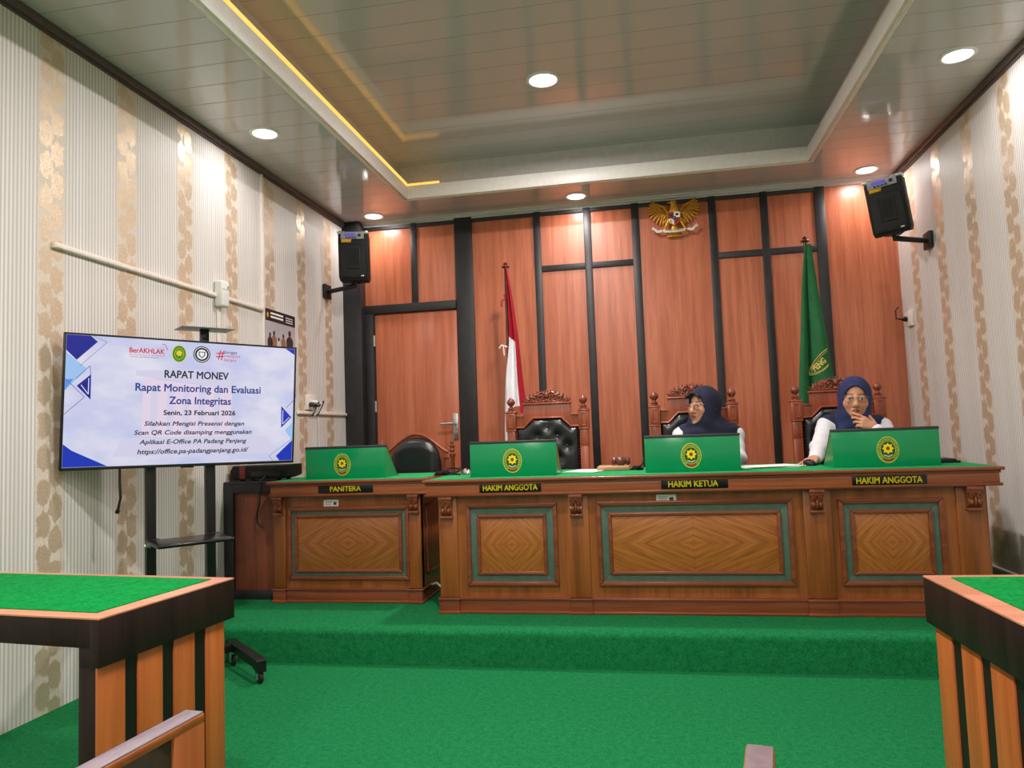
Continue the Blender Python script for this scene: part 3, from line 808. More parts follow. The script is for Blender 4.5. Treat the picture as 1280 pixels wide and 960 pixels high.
for s in (-1, 1):
    x = -1.64+s*.265
    m = MB(); m.lathe([(.018, HD), (.02, .6), (.014, .62), (.018, .7), (.016, 1.0), (.024, 1.02), (.024, 1.035), (.012, 1.042), (.019, 1.06), (.012, 1.076), (.022, 1.084), (.022, 1.094), (.01, 1.1), (.014, 1.115), (.011, 1.128), (.004, 1.14), (.002, 1.158)], (x, 5.1, 0), 16)
    part('back_post', m, CHAIRD, t)
    m = MB(); m.frame(-1.64+s*.225-.024, -1.64+s*.225+.024, .72, 1.01, .008, 5.076, 5.09, .002); part('side_moulding', m, CHAIRD, t)
    m = MB(); m.lathe([(.018, HD), (.024, .4), (.02, .58)], (x, 4.7, 0), 12); part('leg', m, CHAIRW, t)
m = MB(); m.box(-1.9, -1.38, 4.66, 5.1, .57, .62, .006); part('seat_frame', m, CHAIRW, t)
m = MB(); m.box(-1.885, -1.395, 4.67, 5.08, .61, .69, .03, 4); part('seat', m, LEATHER, t)
# ------------------------------------------------------------------ television on its rolling stand
TVC = Vector((-2.262, 3.34, 1.371)); th, ro, pi_ = .867, -.018, .067
d0 = Vector((math.cos(th), math.sin(th), 0)); n0 = Vector((math.sin(th), -math.cos(th), 0)); zz = Vector((0, 0, 1))
uu = zz*math.cos(pi_)+n0*math.sin(pi_)
TD, TU = d0*math.cos(ro)+uu*math.sin(ro), uu*math.cos(ro)-d0*math.sin(ro)
TN = TD.cross(TU)
TVM = Matrix(((TD.x, TU.x, TN.x, TVC.x), (TD.y, TU.y, TN.y, TVC.y), (TD.z, TU.z, TN.z, TVC.z), (0, 0, 0, 1)))
HW, HH = .554, .318
tv = thing('television', 'large flat television showing a blue meeting slide, on a black rolling stand', 'television', tuple(TVC))
m = MB(TVM); m.box(-HW, HW, -HH, HH, -.028, -.004, .004); m.box(-.4, .4, -.26, .12, -.06, -.026, .012)
part('casing', m, BLACK_PL, tv)
m = MB(TVM); b = .009
m.box(-HW, HW, HH-b, HH, -.006, .003, .001); m.box(-HW, HW, -HH, -HH+.014, -.006, .003, .001); m.box(-HW, -HW+b, -HH, HH, -.006, .003, .001); m.box(HW-b, HW, -HH, HH, -.006, .003, .001)
m.box(-.03, .03, -HH-.006, -HH+.002, -.012, .002, .001)
part('bezel', m, BLACK, tv)
def slide_bg():
    m_ = mat0('slide_background', (0, 0, 0), .25); n = NT(m_); v, x, y, z = n.pos('Generated')
    a = n.noise(v, 2.6, 4, .55, (1, 1, 1.6))
    f = n.mix(n.step(a, .35, .68), lin((206, 210, 246)), lin((236, 234, 250)))
    n.link(f, n.b.inputs['Emission Color']); n.b.inputs['Emission Strength'].default_value = SCREEN_E
    return m_
SL = {k: emit('slide_'+k, c, SCREEN_E) for k, c in dict(royal=(22, 52, 190), deep=(20, 30, 150), pale=(164, 204, 250), mid=(96, 156, 240), navy=(44, 58, 140), ink=(40, 42, 60), red=(214, 44, 70), green=(60, 140, 40), gold=(238, 214, 40), white=(250, 250, 255), faint=(222, 218, 244), pink=(238, 222, 242), line=(120, 130, 180), black=(22, 24, 34)).items()}
TF = (tuple(TVC), tuple(TD), tuple(TU), tuple(TN))
m = MB(TVM); m.box(-HW+b, HW-b, -HH+.014, HH-b, -.006, -.001)
scr = part('screen', m, slide_bg(), tv, 'bright screen with a blue and white slide', smooth=False)
g = MB(); keys = list(SL); use = [SL[k] for k in keys]
def poly(k, pts, lv=1): g.mi = keys.index(k); g.prism(pts, TF, -.001+.0003*(lv-1), -.001+.0003*lv)
def line(k, pts, wd=.0022, lv=2):
    for a, c in zip(pts, pts[1:]):
        a = Vector(a); c = Vector(c); t = (c-a).normalized(); nn = Vector((-t.y, t.x))*wd/2
        poly(k, [tuple(a+nn), tuple(c+nn), tuple(c-nn), tuple(a-nn)], lv)
EX, EY0, EY1 = .544, -.303, .308
poly('faint', [(-.25, .155), (.06, .172), (.22, .1), (.22, .08), (-.25, .13)])
poly('pink', [(-.216, .12), (.21, .08), (.21, -.17), (-.216, -.165)])
for k in range(5): poly('faint', [(-.18+.075*k, .09), (-.15+.075*k, .088), (-.15+.075*k, -.14), (-.18+.075*k, -.14)], 2)
poly('faint', [(-.3, -.17), (.4, -.17), (.46, -.26), (-.34, -.26)])
part('slide_building', g, use, scr, smooth=False); g = MB()
poly('deep', [(-EX, EY1), (-.446, EY1), (-.417, .282), (-.501, .193), (-EX, .237)])
line('line', [(-.436, EY1), (-.378, .283), (-.487, .165)])
poly('pale', [(-EX, .227), (-.457, .153), (-EX, .05)]); poly('mid', [(-EX, .1), (-.51, .105), (-EX, .05)], 2)
line('navy', [(-.50, .107), (-.446, .168), (-.441, .12)])
poly('deep', [(-.497, .073), (-.44, .129), (-.439, .01)], 2); line('white', [(-.48, .078), (-.449, .035), (-.449, .11)], .003, 3)
line('navy', [(-EX, .105), (-.464, .022), (-EX, -.06)])
part('slide_graphics', g, use, scr, smooth=False); g = MB()
poly('royal', [(-EX, -.196), (-.509, -.226), (-.36, EY0), (-EX, EY0)])
part('slide_graphics', g, use, scr, smooth=False); g = MB()
poly('royal', [(EX, -.193), (.455, -.278), (.475, EY0), (EX, EY0)]); line('line', [(EX, -.185), (.417, -.277), (.44, EY0)])
part('slide_graphics', g, use, scr, smooth=False); g = MB()
poly('royal', [(.477, -.007), (.536, -.068), (.48, -.126)], 2); line('white', [(.487, -.03), (.487, -.105), (.524, -.068)], .003, 3)
line('navy', [(EX, .023), (.504, -.018)]); poly('pale', [(EX, -.094), (.501, -.14), (EX, -.193)])
part('slide_graphics', g, use, scr, smooth=False); g = MB()
poly('royal', [(.491, EY1), (EX, EY1), (EX, .276)])
def oval(k, cx, cz, rx, rz, lv): poly(k, [(cx+rx*math.cos(2*PI*i/32), cz+rz*math.sin(2*PI*i/32)) for i in range(32)], lv)
part('slide_graphics', g, use, scr, smooth=False); g = MB()
oval('gold', -.056, .247, .034, .043, 2); oval('green', -.056, .247, .031, .04, 3); oval('gold', -.056, .247, .022, .029, 4); oval('green', -.056, .247, .020, .027, 5)
poly('gold', [(-.056+(.018 if i % 2 else .011)*math.cos(2*PI*i/16), .25+(.018 if i % 2 else .011)*math.sin(2*PI*i/16)) for i in range(16)], 6)
part('court_logo', g, use, scr, smooth=False); g = MB()
oval('black', .053, .25, .042, .042, 2); oval('white', .053, .25, .037, .037, 3); oval('black', .053, .25, .034, .034, 4); oval('white', .053, .25, .025, .025, 5)
poly('ink', [(.053-.017, .264), (.053+.017, .264), (.053+.015, .244), (.053, .23), (.053-.015, .244)], 6); poly('white', [(.053-.012, .26), (.053+.012, .26), (.053+.01, .246), (.053, .236), (.053-.01, .246)], 7)
part('round_logo', g, use, scr, smooth=False); g = MB()
line('red', [(.136, .228), (.146, .276)], .0055); line('red', [(.150, .226), (.16, .274)], .0055); line('red', [(.125, .26), (.166, .263)], .0055); line('red', [(.123, .243), (.162, .246)], .0055)
part('hash_logo', g, use, scr, smooth=False); g = MB()
line('red', [(-.11, .262), (-.122, .288), (-.136, .29)], .003)
part('logo_arrow', g, use, scr, smooth=False)
tx = MB()
def T(k, s, cx, bl, wd, cap, bold=.012, shear=0.): tx.mi = keys.index(k); tx.text(s, cx, bl, wd, cap, TF, 0, bold, shear, .0012)
T('red', 'BerAKHLAK', -.203, .241, .157, .024, .03)
T('red', 'Berorientasi Pelayanan Akuntabel Kompeten', -.203, .229, .157, .006, 0)
T('navy', 'Harmonis Loyal Adaptif Kolaboratif', -.215, .219, .125, .006, 0)
T('ink', 'bangga', .197, .262, .066, .015, 0); T('red', 'melayani', .205, .243, .08, .015, 0); T('red', 'bangsa', .196, .222, .062, .015, 0)
T('ink', 'RAPAT MONEV', .034, .126, .309, .036, .035)
T('navy', 'Rapat Monitoring dan Evaluasi', .055, .058, .609, .036, .03)
T('navy', 'Zona Integritas', .055, -.004, .3, .036, .03)
T('ink', 'Senin, 23 Februari 2026', .055, -.059, .349, .023, .045)
T('ink', 'Silahkan Mengisi Presensi dengan', .036, -.112, .482, .021, .035, .2)
T('ink', 'Scan QR Code disamping menggunakan', .035, -.156, .567, .021, .035, .2)
T('ink', 'Aplikasi E-Office PA Padang Panjang', .034, -.202, .516, .021, .035, .2)
T('ink', 'https://office.pa-padangpanjang.go.id/', .036, -.25, .536, .022, .035, .2)
part('slide_text', tx, use, scr, smooth=False)

# stand: local frame d0 (along the screen), n0 (towards the room), z
CM = Matrix(((d0.x, n0.x, 0, TVC.x), (d0.y, n0.y, 0, TVC.y), (0, 0, 1, 0), (0, 0, 0, 1)))
st = thing('television_stand', 'black rolling stand with two uprights and a small shelf, carrying the television', 'television stand', (TVC.x, TVC.y, 0))
for x, zt in ((-.165, 1.6), (.12, 1.6)):
    m = MB(CM); m.box(x-.022, x+.022, -.10, -.055, .1, zt, .003); part('upright', m, BLACK, st)
m = MB(CM); m.box(-.25, .2, -.058, -.045, 1.5, 1.54, .003); m.box(-.25, .2, -.058, -.045, 1.2, 1.24, .003); m.box(-.03, .0, -.075, -.05, 1.15, 1.6, .003); part('mounting_bracket', m, BLACK, st)
m = MB(CM); m.box(.075, .118, -.085, -.06, 1.5, 1.765, .003); m.box(.088, .105, -.058, -.054, 1.71, 1.74, .002); cp = part('camera_post', m, BLACK, st)
m = MB(CM); m.box(-.03, .235, -.16, .0, 1.762, 1.767, .001); part('camera_shelf', m, GREYPL, cp, 'thin grey shelf above the screen')
m = MB(CM); m.box(-.215, .13, .02, .27, .694, .712, .008, 3); shf = part('shelf', m, PLATE, st)
m = MB(CM)
for x in (-.165, .12): m.box(x-.03, x+.03, -.056, .06, .675, .71, .003)
part('shelf_bracket', m, BLACK, shf)
m = MB(CM); m.lathe([(.008, 0), (.008, .03)], (-.19, .05, .69), 10, 'x', Matrix.Rotation(-PI/2, 4, 'Y')); part('shelf_bolt', m, SILVER, shf)
m = MB(CM); m.box(-.24, .24, -.10, -.05, .085, .125, .004); part('cross_bar', m, BLACK, st)
for x in (-.24, .24):
    m = MB(CM); m.prism([(-.15, .13), (-.15, .09), (.24, .075), (.30, .055), (.30, .11), (.285, .118)], ((0, 0, 0), (0, 1, 0), (0, 0, 1), (1, 0, 0)), x-.025, x+.025, .004); lg = part('leg', m, BLACK, st)
    for y in (-.11, .275):
        m = MB(CM); m.lathe([(.01, -.01), (.026, -.009), (.028, 0), (.026, .009), (.01, .01)], (x, y, .028), 18, 'x'); cs = part('caster_wheel', m, RUBBER, lg)
        m = MB(CM); m.box(x-.018, x-.012, y-.014, y+.014, .02, .066, .002); m.box(x+.012, x+.018, y-.014, y+.014, .02, .066, .002); m.box(x-.018, x+.018, y-.014, y+.014, .06, .08, .002); part('caster_fork', m, SILVER, lg, 'steel caster fork')
m = MB(); P0 = TVC-TD*.31-TN*.03
m.tube([(P0.x, P0.y, 1.12), (P0.x, P0.y, 1.0), (P0.x+.004, P0.y, .92), (P0.x-.006, P0.y, .88), (P0.x-.012, P0.y+.003, .862)], .006, 8); m.tube([(P0.x-.012, P0.y+.003, .862), (P0.x-.018, P0.y+.004, .85)], .01, 8)
solo('hanging_cable', m, BLACK, 'short black cable dangling below the television', 'cable')

# ------------------------------------------------------------------ things on the walls
def trunk(y0, y1, z, label, hgt=.026):
    t = thing('cable_trunking', label, 'cable trunking', (XL, (y0+y1)/2, z))
    m = MB(); m.box(XL+.001, XL+.02, y0, y1, z-hgt/2, z+hgt/2, .002); part('base_channel', m, CREAM, t)
    m = MB(); m.box(XL+.018, XL+.024, y0+.004, y1-.004, z-hgt/2+.003, z+hgt/2-.003, .002); part('snap_cover', m, CREAM, t)
trunk(2.905, 4.79, 2.108, 'long cream cable trunking on the wallpaper above the television')
trunk(5.30, 6.23, 1.385, 'shorter cream cable trunking running from the socket to the black corner column')
t = thing('wall_sensor', 'small white box fixed over the cable trunking above the television', 'wall box', (XL, 4.25, 2.12))
m = MB(); m.box(XL+.001, XL+.06, 4.2, 4.29, 2.035, 2.205, .014, 3); part('housing', m, WHITEPL, t)
m = MB(); m.lathe([(.009, 0), (.009, .004)], (XL+.059, 4.268, 2.165), 14, 'x'); m.box(XL+.0595, XL+.062, 4.205, 4.285, 2.148, 2.15); part('sensor_eye', m, GREYPL, t)
m = MB(); m.box(XL+.001, XL+.014, 4.225, 4.262, 1.4, 2.034, .003); part('riser_duct', m, CREAM, t)
t = thing('wall_socket', 'cream wall socket with tangled plugs at the end of the trunking', 'socket', (XL, 5.53, 1.46))
m = MB(); m.box(XL+.001, XL+.03, 5.44, 5.58, 1.41, 1.53, .005); part('face_plate', m, CREAM, t)
for k in range(3):
    m = MB(); y = 5.47+.045*k; m.lathe([(.018, 0), (.02, .012), (.016, .035), (.006, .05)], (XL+.03, y, 1.45+.02*(k % 2)), 12, 'x')
    m.tube([(XL+.075, y, 1.45), (XL+.1, y+.02, 1.44+.02*k), (XL+.085, y+.05, 1.47), (XL+.05, y+.07, 1.42), (XL+.02, y+.06, 1.36)], .005, 6)
    part('plug', m, (DARKGREY, WHITEPL, DARKGREY)[k], t)
m = MB(); m.tube([(XL+.01, 5.66, 1.37), (XL+.012, 5.67, 1.0), (XL+.012, 5.66, .5), (XL+.012, 5.66, HD+.01)], .004, 6); part('flex', m, WHITEPL, t)
t = thing('wall_socket', 'small cream socket with a plugged cable on the wall near the green flag', 'socket', (XR, 6.2, 1.95))
m = MB(); m.box(XR-.03, XR-.001, 6.13, 6.24, 1.89, 2.01, .005); part('face_plate', m, CREAM, t)
m = MB(); m.lathe([(.018, 0), (.02, .02), (.008, .045)], (XR-.028, 6.2, 1.95), 12, 'x', Matrix.Rotation(-PI/2, 4, 'Y'))
m.tube([(XR-.07, 6.2, 1.95), (XR-.1, 6.22, 1.96), (XR-.09, 6.26, 2.03), (XR-.06, 6.28, 2.06)], .006, 6); part('plug', m, BLACK_PL, t)
# poster
t = thing('wall_poster', 'poster with a black header and a photo of people, half hidden by the television', 'poster', (XL, 5.07, 1.8))
LF = ((XL, 0, 0), (0, 1, 0), (0, 0, 1), (1, 0, 0))
m = MB(); m.box(XL+.001, XL+.004, 4.838, 5.29, 1.5, 2.132); part('sheet', m, mat('poster_photo', (182, 178, 184), .35, scale=6, var=.1), t)
m = MB(); m.box(XL+.004, XL+.0048, 4.838, 5.29, 2.045, 2.132); part('header', m, mat('poster_header', (34, 32, 42), .3), t)
m = MB()
for z in (2.098, 2.072): m.box(XL+.0048, XL+.0052, 4.91, 5.10, z, z+.014)
for k in range(3): m.box(XL+.0048, XL+.0052, 5.14, 5.25, 2.065+.017*k, 2.071+.017*k)
part('header_bars', m, PAPER, t)
m = MB(); m.prism([(4.87+.014*math.cos(2*PI*i/12), 2.088+.022*math.sin(2*PI*i/12)) for i in range(12)], LF, .0048, .0052); part('crest', m, GOLD, t)
m = MB()
for y, z, s, k in ((4.9, 1.925, 1.0, 0), (4.96, 1.94, 1.1, 1), (5.03, 1.905, .9, 2), (5.1, 1.935, 1.0, 1), (5.2, 1.955, 1.5, 0)):
    m.mi = k; m.prism([(y-.035*s, 1.5), (y+.035*s, 1.5), (y+.035*s, z-.02), (y+.015*s, z+.005), (y-.015*s, z+.005), (y-.035*s, z-.02)], LF, .0042, .0046)
    m.mi = 3; m.prism([(y+.014*s*math.cos(2*PI*i/10), z+.02*s+.017*s*math.sin(2*PI*i/10)) for i in range(10)], LF, .0042, .005)
part('printed_people', m, [mat('poster_dark', (52, 44, 46), .4), mat('poster_tan', (150, 104, 84), .4), mat('poster_light', (214, 204, 204), .4), mat('poster_hair', (66, 40, 34), .4)], t)

# ------------------------------------------------------------------ loudspeakers in the corners
def speaker(x, y, z, yaw, tilt, roll, wallx, label, side):
    t = thing('wall_loudspeaker', label, 'loudspeaker', (x, y, z), 0, 'black loudspeakers on wall brackets')
    M = Matrix.Translation((x, y, z)) @ Matrix.Rotation(yaw, 4, 'Z') @ Matrix.Rotation(tilt, 4, 'X') @ Matrix.Rotation(roll, 4, 'Y')
    W, D, H = .125, .11, .20
    m = MB(M)
    m.prism([(-W+.01, -H), (W-.01, -H), (W, -H+.03), (W, H-.02), (W-.02, H), (-W+.02, H), (-W, H-.02), (-W, -H+.03)], ((0, 0, 0), (1, 0, 0), (0, 0, 1), (0, -1, 0)), -D, D-.02, .012)
    part('cabinet', m, BLACK_PL, t)
    m = MB(M); m.prism([(-.1, -.175), (.1, -.175), (.105, -.15), (.105, .085), (.06, .1), (-.06, .1), (-.105, .085), (-.105, -.15)], ((0, -D+.02, 0), (1, 0, 0), (0, 0, 1), (0, -1, 0)), -.005, .018, .01)
    gr = part('front_grille', m, RUBBER, t)
    m = MB(M)
    for k in range(4): m.tube([(.018*(k-1.5), -D-.001, .06), (.018*(k-1.5), -D-.001, -.07)], .004, 6)
    m.tube([(-.05, -D-.001, .07), (-.05, -D-.001, -.1), (.05, -D-.001, -.1), (.05, -D-.001, .07)], .006, 6)
    m.box(-.075, .075, -D-.004, -D+.002, -.155, -.148, .001)
    part('moulded_ribs', m, BLACK, gr)
    m = MB(M); m.prism([(-.095, .118), (-.02, .118), (-.01, .15), (-.095, .15)], ((0, -D+.02, 0), (1, 0, 0), (0, 0, 1), (0, -1, 0)), -.002, .006, .001); part('gold_label', m, GOLD, t, 'gold label')
    m = MB(M); m.box(-.1, .09, -D+.004, -D+.03, .145, .205, .004); pn = part('control_panel', m, GREYPL, t, 'silver control panel')
    m = MB(M); m.box(-.07, .02, -D, -D+.006, .168, .192, .001); part('display', m, emit('display_glow', (110, 90, 210), .5), pn, 'lit violet display')
    m = MB(M)
    for k in range(4): m.box(-.06+.024*k, -.044+.024*k, -D-.001, -D+.006, .152, .162, .001)
    m.lathe([(.012, 0), (.012, .012)], (.055, -D+.006, .175), 14, 'y', Matrix.Rotation(PI/2, 4, 'X')); part('control_knobs', m, BLACK, pn)
    m = MB(M)
    for sx in (-1, 1): m.box(sx*(W-.03)-.035, sx*(W-.03)+.035, -D+.015, D-.03, H-.012, H+.012, .008)
    part('corner_guard', m, SILVER, t)
    m = MB(M)
    m.box(.06, .085, -D-.003, -D+.01, -.168, -.158, .001); part('maker_badge', m, SILVER, t)
    # bracket to the wall
    m = MB(); e = M @ Vector((0, .02, -H)); s = 1 if wallx > x else -1
    m.tube([tuple(e+Vector((0, 0, .02))), (e.x, e.y+.01, e.z-.03), (wallx-s*.03, e.y+.03, e.z-.06)], .02, 10)
    m.box(wallx-s*.002, wallx-s*.03, e.y-.03, e.y+.09, e.z-.12, e.z+.0, .004); m.box(e.x-.05, e.x+.05, e.y-.06, e.y+.06, e.z-.006, e.z+.012, .004)
    part('wall_bracket', m, BLACK, t)
speaker(1.80, 5.62, 2.70, -.42, .22, -.09, XR, 'black loudspeaker on a bracket in the corner beside the green flag', 1)
speaker(-2.37, 5.8, 2.695, .30, .1, .0, XL, 'black loudspeaker on a bracket in the corner above the door', -1)

# ------------------------------------------------------------------ gilt eagle on the back wall
def gx(zx): return .318+(zx-620)*.000683
def gz(zy): return 2.78+(690-zy)*.00067
t = thing('garuda_emblem', 'gilded spread-winged eagle emblem with shield and ribbon, high on the wood wall', 'wall emblem', (.318, YB, 2.95))
for s in (-1, 1):
    mx = lambda zx: gx(zx if s < 0 else 1240-zx)
    m = MB()
    m.tube([(mx(545), YB-.05, gz(350)), (mx(500), YB-.05, gz(280)), (mx(440), YB-.045, gz(258)), (mx(385), YB-.04, gz(225)), (mx(345), YB-.03, gz(186))], [.016, .016, .014, .012, .005], 10)
    tips = [(345, 186), (318, 230), (298, 275), (288, 320), (294, 365), (318, 410), (352, 450), (395, 485), (440, 510), (480, 512), (505, 495)]
    for i, (a, bb_) in enumerate(tips):
        k = i/(len(tips)-1); ra, rb = 400+140*k, 235+110*k
        p = Vector((mx(ra), YB-.03, gz(rb))); q = Vector((mx(a), YB-.028, gz(bb_))); L = (q-p).length/2
        ang = math.atan2((q-p).z, (q-p).x)
        m.ell(tuple((p+q)/2), (L, .008, .0135), Matrix.Rotation(-ang, 4, 'Y'), 14, 8)
    for i in range(8):
        k = i/7; ra, rb = 420+130*k, 245+100*k; a, bb_ = 350+130*k**1.2, 260+190*k**.8
        p = Vector((mx(ra), YB-.042, gz(rb))); q = Vector((mx(a), YB-.038, gz(bb_))); L = (q-p).length/2; ang = math.atan2((q-p).z, (q-p).x)
        m.ell(tuple((p+q)/2), (L, .007, .012), Matrix.Rotation(-ang, 4, 'Y'), 12, 8)
    part('wing', m, GOLD_D, t)
F = Field((.318-.11, YB-.11, 2.76), (.318+.11, YB, 3.12), .0028)
F.ell((gx(620), YB-.05, gz(400)), (.045, .035, .085), .01); F.cap((gx(622), YB-.055, gz(330)), (gx(618), YB-.06, gz(262)), .032, .024, .012)
F.ell((gx(608), YB-.065, gz(240)), (.022, .018, .016), .008); F.cap((gx(592), YB-.068, gz(240)), (gx(545), YB-.068, gz(236)), .009, .003, .005); F.cap((gx(548), YB-.068, gz(236)), (gx(541), YB-.068, gz(248)), .004, .002, .003)
for a, bb_ in ((600, 205), (625, 200), (648, 216), (655, 235)): F.cap((gx(615), YB-.06, gz(238)), (gx(a), YB-.06, gz(bb_)), .008, .004, .004)
for s in (-1, 1):
    X = lambda zx: gx(zx if s < 0 else 1240-zx)
    F.chain([(X(560), YB-.06, gz(450)), (X(525), YB-.062, gz(510)), (X(495), YB-.065, gz(575))], [.018, .011, .008], .006)
    for q in (-1, 0, 1): F.cap((X(495), YB-.068, gz(572)), (X(488+q*16), YB-.072, gz(600)), .006, .004, .003)
for k in range(7):
    a = -.42+.14*k; F.cap((gx(620), YB-.035, gz(500)), (gx(620)+.13*math.sin(a)*.55, YB-.035, gz(500)-.085*math.cos(a)), .016, .014, .004)
F.ell((gx(610), YB-.035, gz(660)), (.066, .014, .011), .004)
part('eagle_body', F.mesh('eagle'), GOLD, t)
m = MB(); fr = ((0, YB-.088, 0), (1, 0, 0), (0, 0, 1), (0, -1, 0)); x0, x1, zt, zm, zb = gx(541), gx(689), gz(372), gz(450), gz(532); cxm = gx(615)
q = [m_ for m_ in (mat('shield_red', (150, 22, 28), .4), mat('shield_white', (232, 228, 222), .4), mat('shield_black', (24, 22, 26), .4), mat('shield_gold', (206, 160, 50), .35, .4))]
m.mi = 3; m.prism([(x0-.004, zt+.004), (x1+.004, zt+.004), (x1+.004, zm), (x1-.012, zb+.016), (cxm, zb-.006), (x0+.012, zb+.016), (x0-.004, zm)], fr, -.008, .002)
m.mi = 0; m.prism([(x0, zt), (cxm, zt), (cxm, zm), (x0, zm)], fr, .002, .004); m.prism([(cxm, zm), (x1, zm), (x1-.014, zb+.018), (cxm, zb)], fr, .002, .004)
m.mi = 1; m.prism([(cxm, zt), (x1, zt), (x1, zm), (cxm, zm)], fr, .002, .004); m.prism([(x0, zm), (cxm, zm), (cxm, zb), (x0+.014, zb+.018)], fr, .002, .004)
m.mi = 2; m.box(x0, x1, YB-.0935, YB-.092, zm-.003, zm+.003)
m.prism([(cxm-.016, zm+.016), (cxm+.016, zm+.016), (cxm+.016, zm-.004), (cxm, zm-.02), (cxm-.016, zm-.004)], fr, .004, .006)
m.ell((gx(652), YB-.093, gz(405)), (.014, .003, .011), None, 12, 8); m.ell((gx(578), YB-.093, gz(415)), (.013, .003, .009), None, 12, 8)
m.mi = 3; m.prism([(cxm+(.009 if i % 2 else .004)*math.cos(PI/2+PI*i/5), zm+.001+(.009 if i % 2 else .004)*math.sin(PI/2+PI*i/5)) for i in range(10)], fr, .006, .008)
m.ell((gx(575), YB-.093, gz(490)), (.01, .003, .012), None, 10, 8)
part('shield', m, q, t, 'red and white quartered shield with a black centre', smooth=False)
m = MB()
def rib(u, v):
    zx = 480+265*u; return (gx(zx), YB-.082-.012*math.sin(PI*u), gz(628-36*v+14*math.sin(PI*u)-8))
m.grid(rib, 24, 2, .004)
for s in (-1, 1):
    X = lambda zx: gx(zx if s < 0 else 1240-zx)
    for pts in ([(480, 600), (440, 618), (395, 618), (372, 585), (330, 565), (352, 545), (345, 530), (392, 566), (412, 590), (445, 580), (480, 590)],):
        m.prism([(X(a), gz(b_)) for a, b_ in pts], ((0, YB-.07, 0), (1, 0, 0), (0, 0, 1), (0, -1, 0)), -.003, .003)
rb_ = part('ribbon', m, mat('ribbon_white', (226, 220, 206), .5), t, 'white motto ribbon')
m = MB(); m.text('BHINNEKA TUNGGAL IKA', gx(612), gz(616), .15, .012, XZ(YB-.0945), bold=.01, fn=lambda a, b_, e: (a, YB-.083-.012*math.sin(PI*min(1, max(0, ((a-.318)/.000683+620-480)/265)))-e, b_-.67e-3*14*(math.sin(PI*min(1, max(0, ((a-.318)/.000683+620-480)/265)))-1)))
part('motto', m, mat('motto_black', (30, 28, 30), .5), rb_)

# ------------------------------------------------------------------ flags on poles
def flagpole(t, x, y, top, lean=0):
    m = MB(); m.tube([(x, y, HD+.02), (x+lean, y, top-.03)], .013, 12); part('pole', m, POLEW, t)
    m = MB(); m.lathe([(.013, 0), (.03, .006), (.034, .012), (.03, .018), (.014, .022), (.012, .03), (.02, .036), (.012, .046), (.002, .052)], (x+lean, y, top-.05), 16); part('finial', m, POLEW, t)
    m = MB(); m.lathe([(.17, HD), (.17, HD+.015), (.15, HD+.03), (.03, HD+.05), (.02, HD+.12)], (x, y, 0), 24); part('stand_base', m, POLEW, t)
t = thing('national_flag', 'red and white flag hanging furled on a wooden pole behind the empty carved chair', 'flag', (-1.105, 5.9, HD))
flagpole(t, -1.105, 5.9, 2.58, .018)
def rwy(u, zc):                                                       # furled folds
    return 5.872-.025*math.sin(u*PI*3.2+.4)-.02*math.sin(u*PI)
def xl_(z):
    pts = [(2.53, -1.083), (2.2, -1.068), (1.9, -1.075), (1.6, -1.112), (1.2, -1.135), (.98, -1.135)]
    for (z0, a), (z1, b_) in zip(pts, pts[1:]):
        if z >= z1: return a+(b_-a)*(z0-z)/(z0-z1)
    return pts[-1][1]
def xr_(z):
    pts = [(2.53, -1.07), (2.3, -1.04), (1.9, -.995), (1.6, -.975), (1.32, -.948), (.98, -.948)]
    for (z0, a), (z1, b_) in zip(pts, pts[1:]):
        if z >= z1: return a+(b_-a)*(z0-z)/(z0-z1)
    return pts[-1][1]
def hem(u):                                                           # lower edge climbs away from the pole
    return 1.02 if u < .12 else 1.02+.36*min(1, (u-.12)/.3)
def cloth(u0, u1, ztop, zbot, off=0.):
    def f(u, v):
        q = u0+(u1-u0)*u; zt, zb = ztop(q), zbot(q); z = zt+(zb-zt)*v
        x = xl_(z)+(xr_(z)-xl_(z))*q
        return (x, rwy(q, z)-off-.006*math.sin(z*9+q*4), z)
    return f
bound = lambda q: 1.93+.02*q if q < .62 else 1.93-.25*(q-.62)
m = MB(); m.grid(cloth(0, 1, lambda q: 2.53, lambda q: 1.93 if q < .72 else 1.34-.02*q), 30, 30, .004); part('red_cloth', m, FLAGRED, t, 'red half of the cloth')
m = MB(); m.grid(cloth(0, .74, lambda q: 1.955-.07*q, lambda q: hem(q), .007), 30, 30, .004); part('white_cloth', m, FLAGWHITE, t, 'white half of the cloth')
m = MB(); m.tube([(-1.09, 5.86, 2.27), (-1.12, 5.85, 2.25), (-1.125, 5.85, 2.2)], .007, 6); m.tube([(-1.09, 5.86, 2.27), (-1.1, 5.85, 2.3)], .006, 6); part('tie_tape', m, FLAGRED, t)
m = MB(); m.tube([(-1.09, 5.86, 1.87), (-1.135, 5.85, 1.885), (-1.155, 5.85, 1.86)], .007, 6); m.tube([(-1.12, 5.85, 1.88), (-1.115, 5.85, 1.8)], .005, 6)
part('tie_tape', m, FLAGWHITE, t)

